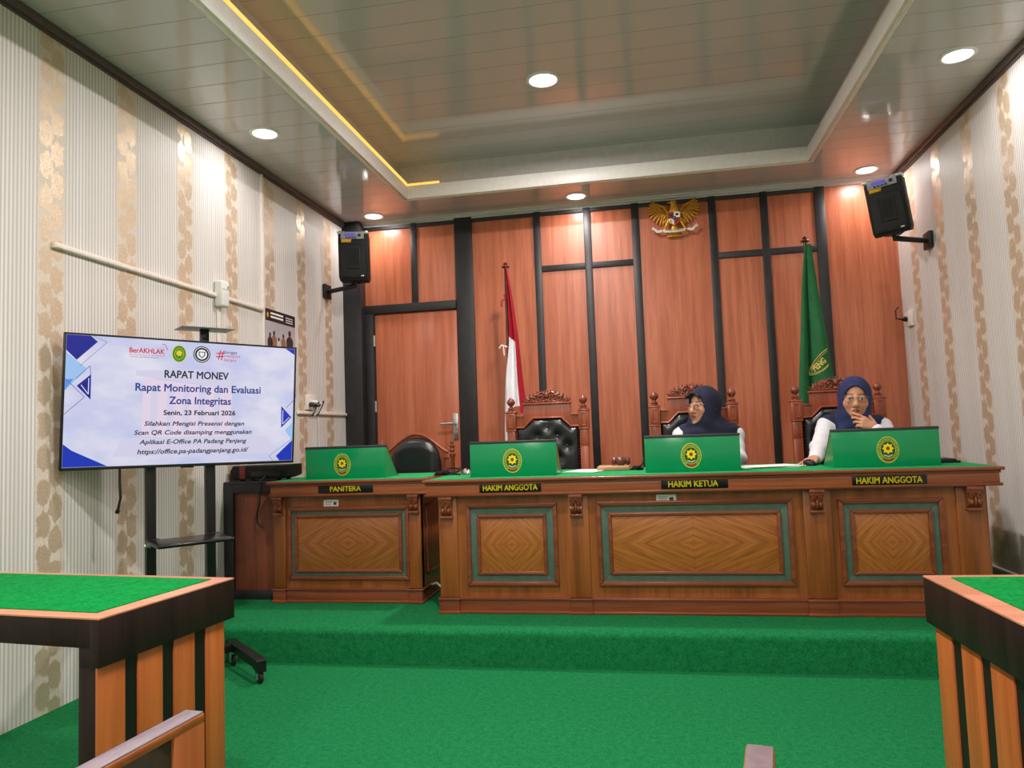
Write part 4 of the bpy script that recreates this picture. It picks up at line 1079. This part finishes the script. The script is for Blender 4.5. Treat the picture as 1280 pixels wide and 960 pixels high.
t = thing('green_flag', 'furled green flag with a gold lettered crest on a pole behind a carved chair', 'flag', (1.25, 5.9, HD))
flagpole(t, 1.25, 5.9, 2.60, .022)
def gxl(z): return 1.262-.118*min(1, max(0, (2.53-z)/1.2))**.8
def gxr(z): return 1.305+.10*min(1.3, max(0, (2.53-z)/1.05))**1.05
def gy(q, z):
    w = min(1, (2.56-z)/.8)
    fold = -.045*w*math.exp(-((q-.75)/.28)**2)-.03*w*math.exp(-((q-.12)/.16)**2)+.035*w*math.exp(-((q-.36)/.05)**2)
    return 5.862+fold-.004*math.sin(z*11)
def gf(u, v):
    z = 2.53+(.55-2.53)*v; return (gxl(z)+(gxr(z)-gxl(z))*u, gy(u, z), z)
m = MB(); m.grid(gf, 60, 40, .004); gc = part('cloth', m, FLAGGREEN, t)
def ong(a, b_, e): return (a, gy((a-gxl(b_))/(gxr(b_)-gxl(b_)), b_)-.002-e, b_)
m = MB()
def arc3(a, b_, c_, n=14):
    return [tuple((1-k/n)**2*np.array(a)+2*(1-k/n)*(k/n)*np.array(b_)+(k/n)**2*np.array(c_)) for k in range(n+1)]
for q in (((1.236, 1.525), (1.262, 1.65), (1.365, 1.712)), ((1.236, 1.525), (1.30, 1.515), (1.366, 1.585))):
    for dx, k in ((0, 1.), (.012, .6)): m.tube([ong(x+dx*(1 if q[1][0] < 1.28 else .3), z-dx*(.6 if q[1][0] < 1.28 else -1.), .001) for x, z in arc3(*q) if x+dx < gxr(z)-.006], .0032*k, 6)
def warp(a, b_, e):                                                   # run the letters along the slanting rim
    return ong(1.272+a*.76-b_*.65, 1.545+a*.65+b_*.76, e)
m.text('PENG', .056, 0, .105, .042, XZ(0), bold=.05, ext=.002, fn=warp)
m.tube([ong(1.262+.004*k, 1.40+.014*math.sin(k*1.3)+.005*k, .001) for k in range(9)], .004, 6)
part('gold_crest', m, mat('gold_thread', (214, 196, 96), .5), gc, 'gold embroidered crest and letters')
# ------------------------------------------------------------------ tables with green tops, one on each side
def side_table(name, label, loc, rz, s, length, depth, slats, tall):
    """local: origin at the far inner corner on the floor; inner side runs along -y; table extends towards s*x"""
    t = thing(name, label, 'table', loc, rz)
    W = length; Z = .74
    def bx(m, a0, a1, *r, **k): return m.box(min(s*a0, s*a1), max(s*a0, s*a1), *r, **k)
    m = MB(); bx(m, 0, W, -depth, 0, Z-.005, Z, bev=.001); part('table_top', m, TEDGE, t, 'pinkish laminate border', local=True)
    m = MB(); bx(m, .055, W-.05, -depth+.045, -.04, Z-.001, Z+.003, bev=.001); part('felt_inlay', m, CARPET2, t, 'bright green cloth inlay', local=True)
    m = MB(); bx(m, .0005, .03, -depth+.0005, -.0005, Z-.122, Z-.0045, bev=.0008); part('side_fascia', m, TDARK, t, local=True)
    m = MB(); bx(m, .03, W, -depth+.0005, -depth+.025, Z-.075, Z-.0045, bev=.0008); bx(m, .004, .066, -depth+.002, -depth+.03, Z-.122, Z-.075, bev=.001); part('front_fascia', m, TDARK, t, local=True)
    m = MB(); bx(m, .03, W, -.025, -.0005, Z-.075, Z-.0045, bev=.0008); part('back_fascia', m, TDARK, t, local=True)
    m = MB(); bx(m, .0125, .06, -depth+.012, -.05, 0, Z-.1); part('end_panel', m, TBLACK, t, 'black grooved end panel', local=True)
    for a, b in slats:
        m = MB(); bx(m, .008, .0135, a, b, 0, Z-.12, bev=.0005); part('slat', m, TWOOD, t, 'orange wood slat', local=True)
    m = MB(); bx(m, .0145, .068, -depth+.004, -depth+.03, 0, Z-.12, bev=.001); part('corner_post', m, TDARK, t, local=True)
    m = MB(); bx(m, W-.07, W-.01, -depth+.02, -.02, 0, Z-.07, bev=.002); part('end_panel', m, TDARK, t, local=True)
    m = MB(); bx(m, .05, W-.05, -.03, -.015, Z-.2, Z-.07); part('stretcher', m, TDARK, t, local=True)
    return t
side_table('side_table', 'green-topped table with slatted end, below the television',
           (-1.295, 2.137, 0), -.117, -1, 1.2, .511, ((-.508, -.511+.09), (-.511+.132, -.511+.219), (-.511+.261, -.511+.343), (-.511+.39, -.511+.471)), 0)
side_table('side_table', 'green-topped table with slatted end, opposite the television table, under the stained wall',
           (.711, 2.164, 0), .03, 1, 1.2, .62, ((-.134, -.04), (-.283, -.186), (-.428, -.33), (-.575, -.478)), 0)

# visitors' chairs in front of the lens
FCW = wood('visitor_chair_wood', (172, 92, 42), (200, 116, 62), .35, 'z', .8)
FCT = mat('chair_rail_glare', (136, 120, 126), .25, spec=.7)  # brown rail top, its grey tone is ceiling glare put into the colour
FCB = mat('olive_brown_upholstery', (58, 48, 30), .7, bump=.2)
def visitor_chair(loc, rz, label):
    t = thing('visitor_chair', label, 'chair', loc, rz, 'wooden visitor chairs nearest the camera')
    m = MB(); m.box(-.027, 0, -.45, 0, .838, .848, .002); part('top_rail', m, FCW, t, local=True)
    m = MB(); m.box(-.026, -.001, -.449, -.001, .846, .85, .0015); part('rail_cap', m, FCT, t, 'glossy brown cap greyed by painted ceiling glare', local=True)
    for y0 in (-.45, -.05):
        m = MB(); m.box(-.027, 0, y0, y0+.05, .02, .839, .002); part('back_post', m, FCW, t, local=True)
    m = MB(); m.box(-.022, -.004, -.405, -.045, .5, .839, .002); part('back_panel', m, FCB, t, 'dark upholstered back panel', local=True)
    m = MB(); m.box(-.02, .43, -.44, -.01, .38, .43, .004); part('seat_frame', m, FCW, t, local=True)
    m = MB(); m.box(0, .42, -.43, -.02, .42, .47, .018, 3); part('seat', m, FCB, t, local=True)
    for y0 in (-.44, -.05):
        m = MB(); m.box(.39, .43, y0, y0+.04, 0, .39, .003); part('leg', m, FCW, t, local=True)
        m = MB(); m.box(-.027, .0, y0-.01, y0+.04, 0, .03, .003); part('foot', m, RUBBER, t, local=True)
    return t
vc = visitor_chair((-.522, .797, 0), -.1, 'wooden visitor chair with pale capped back rail, close in front of the television-side table')
dup(vc, (.107, .76, 0), -.17, 'wooden visitor chair of which only the dark rail end shows on the green carpet')

# ------------------------------------------------------------------ side cabinet with a black device on it
t = thing('side_cabinet', 'red-brown cabinet with black frame between the wallpaper and the clerk bench', 'cabinet', (-2.48, 4.45, HD))
m = MB(); m.box(-2.655, -2.315, 4.31, 4.62, HD+.04, .9, .003); part('body', m, CABW, t)
m = MB(); m.box(-2.665, -2.6, 4.285, 4.315, HD+.04, .9, .003); m.box(-2.6, -2.312, 4.285, 4.315, .845, .9, .003); part('face_frame', m, BATTEN, t, 'black front frame')
m = MB(); m.box(-2.66, -2.312, 4.29, 4.62, HD, HD+.055, .002); part('plinth', m, BATTEN, t)
m = MB(); m.box(-2.6, -2.32, 4.302, 4.312, HD+.055, .845, .002); part('door', m, CABW, t)
m = MB(); m.box(-2.665, -2.312, 4.285, 4.63, .9, .917, .003); part('top_board', m, BATTEN, t)
t = thing('sound_device', 'black electronic device with a red stripe on the side cabinet, behind the television', 'device', (-2.46, 4.43, .92))
m = MB(); m.prism([(-2.63, .927), (-2.3, .927), (-2.25, .945), (-2.25, 1.015), (-2.63, 1.015), (-2.65, .98)], XZ(4.43), -.1, .1, .008); part('housing', m, BLACK_PL, t)
m = MB(); m.box(-2.58, -2.54, 4.326, 4.34, .93, 1.01, .003); part('red_stripe', m, mat('device_red', (120, 40, 34), .4), t)
m = MB(); m.box(-2.5, -2.29, 4.326, 4.334, .945, .98, .002); m.box(-2.36, -2.33, 4.324, 4.334, .99, .998, .001); part('front_panel', m, PLATE, t)
m = MB()
for x in (-2.58, -2.33):
    for y in (4.37, 4.5): m.lathe([(.014, .9172), (.014, .93)], (x, y, 0), 10)
part('foot', m, RUBBER, t)
m = MB(); m.tube([(-2.40, 4.335, .95), (-2.405, 4.28, .92), (-2.408, 4.272, .85), (-2.41, 4.272, .78), (-2.43, 4.272, .71), (-2.428, 4.274, .66), (-2.41, 4.276, .64)], .005, 8)
m.tube([(-2.41, 4.276, .64), (-2.402, 4.277, .628)], .009, 8)
solo('device_cable', m, BLACK, 'black cable hanging down the front of the red-brown cabinet', 'cable')

# ------------------------------------------------------------------ things on the judges' bench
TZ = .9195
t = thing('gavel_block', 'pale wooden sounding block under the gavel', 'sounding block', (-.205, 4.45, TZ))
m = MB(); m.box(-.30, -.11, 4.39, 4.51, TZ, TZ+.026, .006, 3); part('block', m, wood('pale_block', (176, 128, 96), (200, 152, 118), .45, 'x', .8), t)
m = MB(); m.box(-.292, -.118, 4.398, 4.502, TZ+.024, TZ+.029, .002); part('sound_pad', m, wood('pale_block_top', (186, 138, 106), (206, 160, 128), .45, 'x', .8), t)
t = thing('gavel', 'small dark wooden gavel lying on its block', 'gavel', (-.16, 4.45, TZ+.03))
m = MB(); z = TZ+.029+.026
m.lathe([(.012, -.056), (.02, -.054), (.024, -.045), (.024, -.034), (.017, -.03), (.02, -.026), (.026, -.015), (.026, .015), (.02, .026), (.017, .03), (.024, .034), (.024, .045), (.02, .054), (.012, .056)], (-.16, 4.43, z), 20, 'x'); part('head', m, wood('gavel_wood', (92, 44, 36), (130, 70, 58), .3, 'x', 1.), t)
m = MB(); m.lathe([(.008, 0), (.007, .05), (.011, .12), (.008, .2), (.004, .205)], (-.16, 4.44, z), 12, 'y', Matrix.Rotation(-PI/2-.04, 4, 'X')); part('handle', m, POLEW, t)
def sheets(x0, x1, y0, y1, rz, n, label):
    t = thing('paper_sheets', label, 'papers', ((x0+x1)/2, (y0+y1)/2, TZ))
    cx, cy = (x0+x1)/2, (y0+y1)/2
    for k in range(n):
        M = Matrix.Translation((cx+.006*k, cy-.004*k, TZ+.0002+.0022*k)) @ Matrix.Rotation(rz+.07*k, 4, 'Z')
        m = MB(M); w, h = (x1-x0)/2, (y1-y0)/2
        m.box(-w, w, -h, h, 0, .0016)
        part('sheet', m, PAPER, t, smooth=False)
sheets(-.47, -.26, 4.28, 4.57, -.35, 2, 'white papers beside the sounding block')
sheets(.52, .81, 4.27, 4.48, .12, 4, 'loose white papers between the two occupied seats')
def mouse(x, y, rz, label, m1, m2):
    t = thing('computer_mouse', label, 'computer mouse', (x, y, TZ), rz)
    F = Field((-.04, -.062, -.004), (.04, .062, .045), .0025)
    F.ell((0, 0, .006), (.031, .055, .03), .005); F.put(lambda X, Y, Z: Z+0*X+0*Y, (-.05, -.07, -.03), (.05, .07, 0), .002, 'sub')
    part('shell', F.mesh('mouse'), m1, t, local=True)
    mb = MB(); mb.lathe([(.008, -.003), (.009, 0), (.008, .003)], (0, -.03, .03), 14, 'x'); mb.box(-.0006, .0006, -.05, -.01, .028, .034); part('scroll_wheel', mb, m2, t, local=True)
    return t
mouse(-1.11, 4.43, .5, 'black and silver mouse beside the green board of the empty chair', SILVER, BLACK)
m = MB()
for k in range(3):
    pts = []
    for i in range(20):
        a = 2*PI*i/20; pts.append((-1.262+(.046+.008*k)*math.cos(a)+.03*k, 4.42+.04*math.sin(a), TZ+.008+.007*k+.007*math.sin(3*a+k)+(.02 if k == 2 else 0)*max(0, math.sin(a+.6))))
    m.tube(pts, .0055, 8, True)
m.box(-1.285, -1.235, 4.385, 4.41, TZ, TZ+.022, .005); m.tube([(-1.24, 4.39, TZ+.012), (-1.19, 4.36, TZ+.008), (-1.14, 4.34, TZ+.008), (-1.12, 4.31, TZ+.006)], .005, 8)
solo('coiled_cable', m, BLACK_PL, 'coiled black cable and plug at the join of the two benches', 'cable')
m = MB()
m.tube([(-.035, 4.40, TZ+.006), (-.06, 4.42, TZ+.01), (-.09, 4.42, TZ+.006), (-.10, 4.40, TZ+.006), (-.07, 4.37, TZ+.012), (-.04, 4.36, TZ+.03), (-.03, 4.38, TZ+.055), (-.025, 4.41, TZ+.07)], .006, 8)
m.tube([(-.1, 4.43, TZ+.006), (-.08, 4.41, TZ+.02), (-.05, 4.39, TZ+.02), (-.03, 4.37, TZ+.008)], .006, 8); m.box(-.075, -.04, 4.385, 4.41, TZ, TZ+.02, .004)
solo('charger_cable', m, BLACK_PL, 'black charger cable between the sounding block and a green board', 'cable')
mouse(.895, 4.40, .35, 'black mouse under the hand resting on the bench', BLACK_PL, SILVER)
mouse(1.01, 4.50, .9, 'glossy black mouse near the forearm, right behind the green board', PLATE, SILVER)
t = thing('tablet_case', 'closed black case lying flat at the free end of the bench', 'case', (1.63, 4.36, TZ))
m = MB(Matrix.Translation((1.56, 4.40, TZ)) @ Matrix.Rotation(-.08, 4, 'Z')); m.box(-.2, .09, -.1, .1, .0005, .012, .004, 3); m.box(-.2, .07, -.1, .1, .011, .022, .005, 3); part('cover', m, BLACK_PL, t)
m = MB(Matrix.Translation((1.56, 4.40, TZ)) @ Matrix.Rotation(-.08, 4, 'Z')); m.box(-.18, .05, -.103, -.098, .009, .013, .001); part('zip', m, DARKGREY, t)
# ------------------------------------------------------------------ the two seated people
SKINC = np.array(lin((206, 148, 116))); LIPC = np.array(lin((150, 68, 66))); BROWC = np.array(lin((58, 40, 34))); EYEW = np.array(lin((222, 214, 208))); IRIS = np.array(lin((34, 22, 18)))
BLUSH = np.array(lin((206, 128, 104)))
def rotz(a): return np.array([[math.cos(a), -math.sin(a), 0], [math.sin(a), math.cos(a), 0], [0, 0, 1]])
def rotx(a): return np.array([[1, 0, 0], [0, math.cos(a), -math.sin(a)], [0, math.sin(a), math.cos(a)]])
def roty(a): return np.array([[math.cos(a), 0, math.sin(a)], [0, 1, 0], [-math.sin(a), 0, math.cos(a)]])
def head(F, c, R, hs):
    P = lambda *p: np.array(c)+R@np.array(p)*hs
    E = lambda p, r, k=.01, op='add': F.ell(P(*p), np.array(r)*hs, k, op, R)
    K = lambda a, b, ra, rb, k=.008, op='add': F.cap(P(*a), P(*b), ra*hs, rb*hs, k, op)
    E((0, .012, .03), (.073, .094, .086)); E((0, -.022, -.03), (.062, .072, .088), .02); E((0, -.056, -.088), (.03, .032, .026), .025)
    for s in (-1, 1):
        E((s*.038, -.06, -.022), (.026, .03, .03), .02); E((s*.045, -.03, -.07), (.022, .04, .03), .02)
        E((s*.031, -.098, .008), (.02, .016, .0125), .012, 'sub'); E((s*.031, -.0765, .006), (.0145, .0135, .0135), .002)
        K((s*.018, -.0885, .0155), (s*.044, -.0815, .013), .0038, .0035, .004); K((s*.02, -.0885, -.002), (s*.043, -.08, -.001), .003, .003, .004)
        E((s*.011, -.1, -.034), (.0085, .01, .008), .006); E((s*.076, .008, -.005), (.012, .022, .032), .008)
    K((0, -.09, .014), (0, -.108, -.024), .0085, .0115, .012); E((0, -.112, -.03), (.0125, .0115, .0105), .008)
    K((-.02, -.089, -.0575), (0, -.097, -.055), .005, .0065, .005); K((.02, -.089, -.0575), (0, -.097, -.055), .005, .0065, .005)
    K((-.018, -.088, -.0675), (0, -.0955, -.069), .005, .0075, .005); K((.018, -.088, -.0675), (0, -.0955, -.069), .005, .0075, .005)
    K((-.021, -.097, -.062), (.021, -.097, -.062), .002, .002, .003, 'sub')
    E((0, -.078, -.102), (.018, .016, .014), .012)
def head_colour(c, R, hs):
    def f(V):
        L = (V-np.array(c))@R/hs; x, y, z = L[:, 0], L[:, 1], L[:, 2]; ax = np.abs(x)
        col = np.repeat(SKINC[None], len(V), 0)
        def put(mask, cc):
            nonlocal col
            mask = np.clip(mask, 0, 1)[:, None]; col = col*(1-mask)+np.array(cc)[None]*mask
        front = (y < -.05) & (np.linalg.norm(L, axis=1) < .16)
        put(.5*np.exp(-(((ax-.04)/.02)**2+((z+.03)/.02)**2))*front, BLUSH)
        put(np.clip((1-((x/.0215)**2+((z+.0625)/.0105)**2))*4, 0, 1)*(y < -.082), LIPC)
        arc = .030-.0035*((ax-.03)/.018)**2
        put(np.clip(1.3-np.abs(z-arc)/.0036, 0, 1)*.95*(ax > .011)*(ax < .05)*front, BROWC)
        ex = (ax-.031); r = (ex/.0125)**2+((z-.0065)/.0068)**2
        put(np.clip((1-r)*5, 0, 1)*front, EYEW); put(np.clip((1-(ex**2+(z-.0065)**2)/.0062**2)*4, 0, 1)*front*(r < 1), IRIS)
        put(np.clip(1-np.abs(r-1.05)/.3, 0, 1)*(z > .007)*front, BROWC)
        return col
    return f
def hand(F, wrist, f, u, sgn, curls, thumb=(.5, .6, -.45), sc=1.):
    f = np.array(f, float); f /= np.linalg.norm(f); u = np.array(u, float); u -= f*(u@f); u /= np.linalg.norm(u); s = np.cross(f, u)*sgn; w_ = np.array(wrist, float)
    offs = (.027, .009, -.009, -.025); lens = ((.041, .025, .02), (.045, .028, .021), (.041, .026, .02), (.032, .02, .018)); base = (.080, .084, .080, .072)
    F.cap(w_, w_+f*.03*sc, .021*sc, .02*sc, .01)
    for o, L, b, cu in zip(offs, lens, base, curls):
        k = w_+(f*b+s*o)*sc; F.cap(w_+f*.02*sc+s*o*.5*sc, k, .0145*sc, .0115*sc, .010)
        a = 0; p = k; d = f
        for i, (l, c_) in enumerate(zip(L, cu)):
            a += c_; d = f*math.cos(a)-u*math.sin(a)+s*(o*1.6 if i == 0 else o*.6); d /= np.linalg.norm(d); q = p+d*l*sc
            F.cap(p, q, (.0092, .0084, .0076)[i]*sc, (.0084, .0076, .0066)[i]*sc, .0035); p = q
    p = w_+(f*.018+s*.022)*sc; d = f*thumb[0]+s*thumb[1]+u*thumb[2]; d /= np.linalg.norm(d)
    q = p+d*.042*sc; F.cap(p, q, .0145*sc, .0115*sc, .008); d2 = d+f*.35; d2 /= np.linalg.norm(d2); q2 = q+d2*.03*sc; F.cap(q, q2, .0108*sc, .0098*sc, .004); F.cap(q2, q2+(d2+f*.2)*.021*sc, .0096*sc, .0078*sc, .004)
def folds(a, fr, axis=2, ph=0):
    return lambda X, Y, Z: a*(np.sin(X*fr+Z*fr*.6+ph)*np.sin(Z*fr*.8+Y*fr*.5)+.5*np.sin(Z*fr*1.7+X*fr*.4))
def person(name, label, c, R, hip, chest, arms, hands, hij, navy, lean=0, vest_open=0, hs=1.08):
    """c/R head centre and turn; arms = (shoulder, elbow, wrist) for each side; hands = args for hand()"""
    t = thing(name, label, 'person', (hip[0], hip[1], HD))
    lo = np.minimum.reduce([np.array(p, float) for a in arms for p in a]+[np.array(c)-.16, np.array(hip)-.2])-.13
    hi = np.maximum.reduce([np.array(p, float) for a in arms for p in a]+[np.array(c)+.16, np.array(hip)+.2])+.13
    F = Field(lo, hi, .0036)
    head(F, c, R, hs)
    nk = np.array(c)+R@np.array((0, .02, -.09)); c7 = np.array(chest)+np.array((0, .035, .13))
    F.cap(nk, c7, .05, .055, .03)
    F.ell(np.array(chest), (.15, .1, .15), .04); F.ell((np.array(chest)+np.array(hip))/2+np.array((0, -.01, 0)), (.135, .1, .2), .04); F.ell(hip, (.17, .12, .12), .04)
    for sh, el, wr in arms:
        F.cap(np.array(chest)+np.array((0, .01, .09)), sh, .06, .05, .04); F.cap(sh, el, .046, .036, .02); F.cap(el, wr, .036, .024, .015)
    for h in hands: hand(F, *h)
    body = part('body', F.mesh('body', head_colour(c, R, hs)), SKIN, t, angle=180)
    # shirt sleeves and torso
    F = Field(lo, hi, .006)
    F.ell(np.array(chest), (.165, .118, .165), .04); F.ell((np.array(chest)+np.array(hip))/2+np.array((0, -.01, 0)), (.15, .118, .22), .04)
    for sh, el, wr in arms:
        sh, el, wr = map(np.array, (sh, el, wr))
        F.cap(np.array(chest)+np.array((0, .01, .09)), sh, .075, .063, .04); F.cap(sh, el, .062, .054, .03); F.cap(el, wr+(wr-el)*-.06, .053, .037, .02)
        v = (wr-el)/np.linalg.norm(wr-el); F.cap(wr-v*.035, wr-v*.008, .038, .039, .004)
    F.warp(folds(.0035, 46))
    F.ell(nk, (.075, .08, .09), .01, 'sub')
    part('shirt', F.mesh('shirt'), SHIRT, t, 'white long-sleeved shirt', angle=180)
    F = Field(lo, hi, .006)
    F.ell(np.array(chest)+np.array((0, .0, .01)), (.172, .13, .17), .04); F.ell((np.array(chest)+np.array(hip))/2+np.array((0, -.01, .01)), (.158, .128, .22), .04)
    for sh, el, wr in arms: F.cap(np.array(chest)+np.array((0, .01, .09)), np.array(sh)*.86+np.array(chest)*.14+np.array((0, 0, .03)), .08, .066, .03)
    F.warp(folds(.003, 30, ph=1.))
    F.ell(nk, (.07, .078, .09), .01, 'sub')
    part('vest', F.mesh('vest'), NAVY, t, 'navy sleeveless vest', angle=180)
    # headscarf
    F = Field(np.array((lo[0], lo[1], c[2]-.42)), hi, .0042)
    P = lambda *p: np.array(c)+R@np.array(p)*hs
    F.ell(P(0, .016, .022), np.array((.09, .112, .112))*hs, .02, 'add', R); F.ell(P(0, -.012, -.05), np.array((.08, .088, .098))*hs, .03, 'add', R)
    if hij == 'brim': F.cap(P(-.045, -.098, .062), P(.045, -.098, .062), .013, .013, .03); F.cap(P(0, -.112, .066), P(0, -.06, .09), .012, .02, .03)
    ck = np.array(chest)
    F.cap(P(0, -.01, -.12), ck+np.array((0, .0, .12)), .085, .11, .05)
    wd = .215 if hij == 'brim' else .125
    F.ell(ck+np.array((0, .0, .085)), (wd, .135, .085), .05); F.ell(ck+np.array((0, -.055, .03)), (wd*.72, .09, .13), .05)
    F.warp(lambda X, Y, Z: .0045*np.sin((Z-c[2])*58+np.sin((X-c[0])*16)*2.2+(Y-c[1])*30)*np.clip((c[2]-.06-Z)/.06, 0, 1)*1.+0*X)
    F.ell(P(0, -.13, -.012), np.array((.067, .125, .094))*hs, .006, 'sub', R)
    part('hijab', F.mesh('hijab'), navy, t, 'navy blue headscarf', angle=180)
    # spectacles
    m = MB(); P3 = lambda *p: tuple(P(*p))
    for s in (-1, 1):
        pts = []
        for i in range(28):
            a = 2*PI*i/28; cx, cz = math.cos(a), math.sin(a); k = 1/(abs(cx)**3+abs(cz)**3)**(1/3)
            pts.append(P3(s*.0335+.0245*cx*k, -.106+.25*(abs(s*.0335+.0245*cx*k)-.03)**1*.4, .004+.0185*cz*k))
        m.tube(pts, .0012, 6, True)
        m.tube([P3(s*.058, -.103, .012), P3(s*.067, -.088, .012), P3(s*.070, -.065, .011)], .0014, 6)
    m.tube([P3(-.0095, -.109, .008), P3(0, -.112, .012), P3(.0095, -.109, .008)], .0016, 6)
    sp = part('spectacles', m, GLASSF, t, 'thin-rimmed spectacles')
    m = MB()
    for s in (-1, 1):
        pts = [(s*.0335+.0235*math.cos(a)/((abs(math.cos(a))**3+abs(math.sin(a))**3)**(1/3)), .004+.0175*math.sin(a)/((abs(math.cos(a))**3+abs(math.sin(a))**3)**(1/3))) for a in [2*PI*i/24 for i in range(24)]]
        o = P(0, -.1055, 0); m.prism(pts, (tuple(o), tuple(R[:, 0]), tuple(R[:, 2]), tuple(-R[:, 1])), -.0004, .0004)
    part('lens', m, LENS, sp)
    # trousers and shoes: seated, hidden by the bench
    F = Field((hip[0]-.25, hip[1]-.62, HD), (hip[0]+.25, hip[1]+.2, hip[2]+.16), .011)
    F.ell(hip, (.19, .15, .13), .04)
    for s in (-1, 1):
        k = (hip[0]+s*.11, hip[1]-.43, hip[2]-.07); a = (hip[0]+s*.11, hip[1]-.40, HD+.09)
        F.cap((hip[0]+s*.09, hip[1]-.05, hip[2]), k, .078, .06, .03); F.cap(k, a, .064, .05, .02)
    part('trousers', F.mesh('trousers'), NAVY, t, angle=180)
    m = MB()
    for s in (-1, 1): m.ell((hip[0]+s*.11, hip[1]-.46, HD+.035), (.042, .115, .034))
    part('shoe', m, BLACK, t)
    return t
LENS = bpy.data.materials.new('lens_glass'); LENS.use_nodes = True
_b = LENS.node_tree.nodes['Principled BSDF']; _b.inputs['Base Color'].default_value = (.96, .98, 1, 1); _b.inputs['Transmission Weight'].default_value = 1; _b.inputs['Roughness'].default_value = .02; _b.inputs['IOR'].default_value = 1.02
# person with hand at chin: leaning on the bench, facing the room
c2 = (1.271, 4.82, 1.294); R2 = rotz(-.2)@rotx(.03)@roty(.05)
person('person', 'person in navy headscarf and white shirt, hand at chin, other hand on a mouse', c2, R2, (1.25, 4.97, .785), (1.268, 4.91, 1.045),
       (((1.118, 4.90, 1.125), (1.03, 4.74, 1.005), (.955, 4.50, .957)), ((1.43, 4.90, 1.115), (1.455, 4.72, .985), (1.338, 4.675, 1.11))),
       (((.955, 4.50, .957), (-.50, -.86, -.12), (0, -.1, 1), 1, ((.25, .35, .25), (.22, .3, .25), (.25, .35, .25), (.3, .4, .3)), (.6, .5, -.3)),
        ((1.338, 4.675, 1.11), (-.84, .05, .55), (.12, -1, .2), 1, ((.15, .55, .35), (.45, .75, .4), (.7, .8, .4), (.9, .8, .4)), (.35, .6, -.6))), 'plain', NAVY_H, hs=1.1)
c1 = (.376, 4.95, 1.290); R1 = rotz(-.80)@rotx(-.02)
person('person', 'person in dark navy headscarf looking aside, seated behind the middle green board', c1, R1, (.40, 5.03, .785), (.405, 5.01, 1.03),
       (((.235, 5.0, 1.10), (.175, 4.90, .95), (.27, 4.64, .957)), ((.560, 5.0, 1.095), (.568, 4.90, .95), (.47, 4.64, .957))),
       (((.27, 4.64, .957), (.35, -.93, -.1), (0, -.1, 1), -1, ((.2, .3, .2),)*4, (.6, .5, -.3)), ((.47, 4.64, .957), (-.35, -.93, -.1), (0, -.1, 1), 1, ((.2, .3, .2),)*4, (.6, .5, -.3))), 'brim', NAVY_D, hs=1.06)
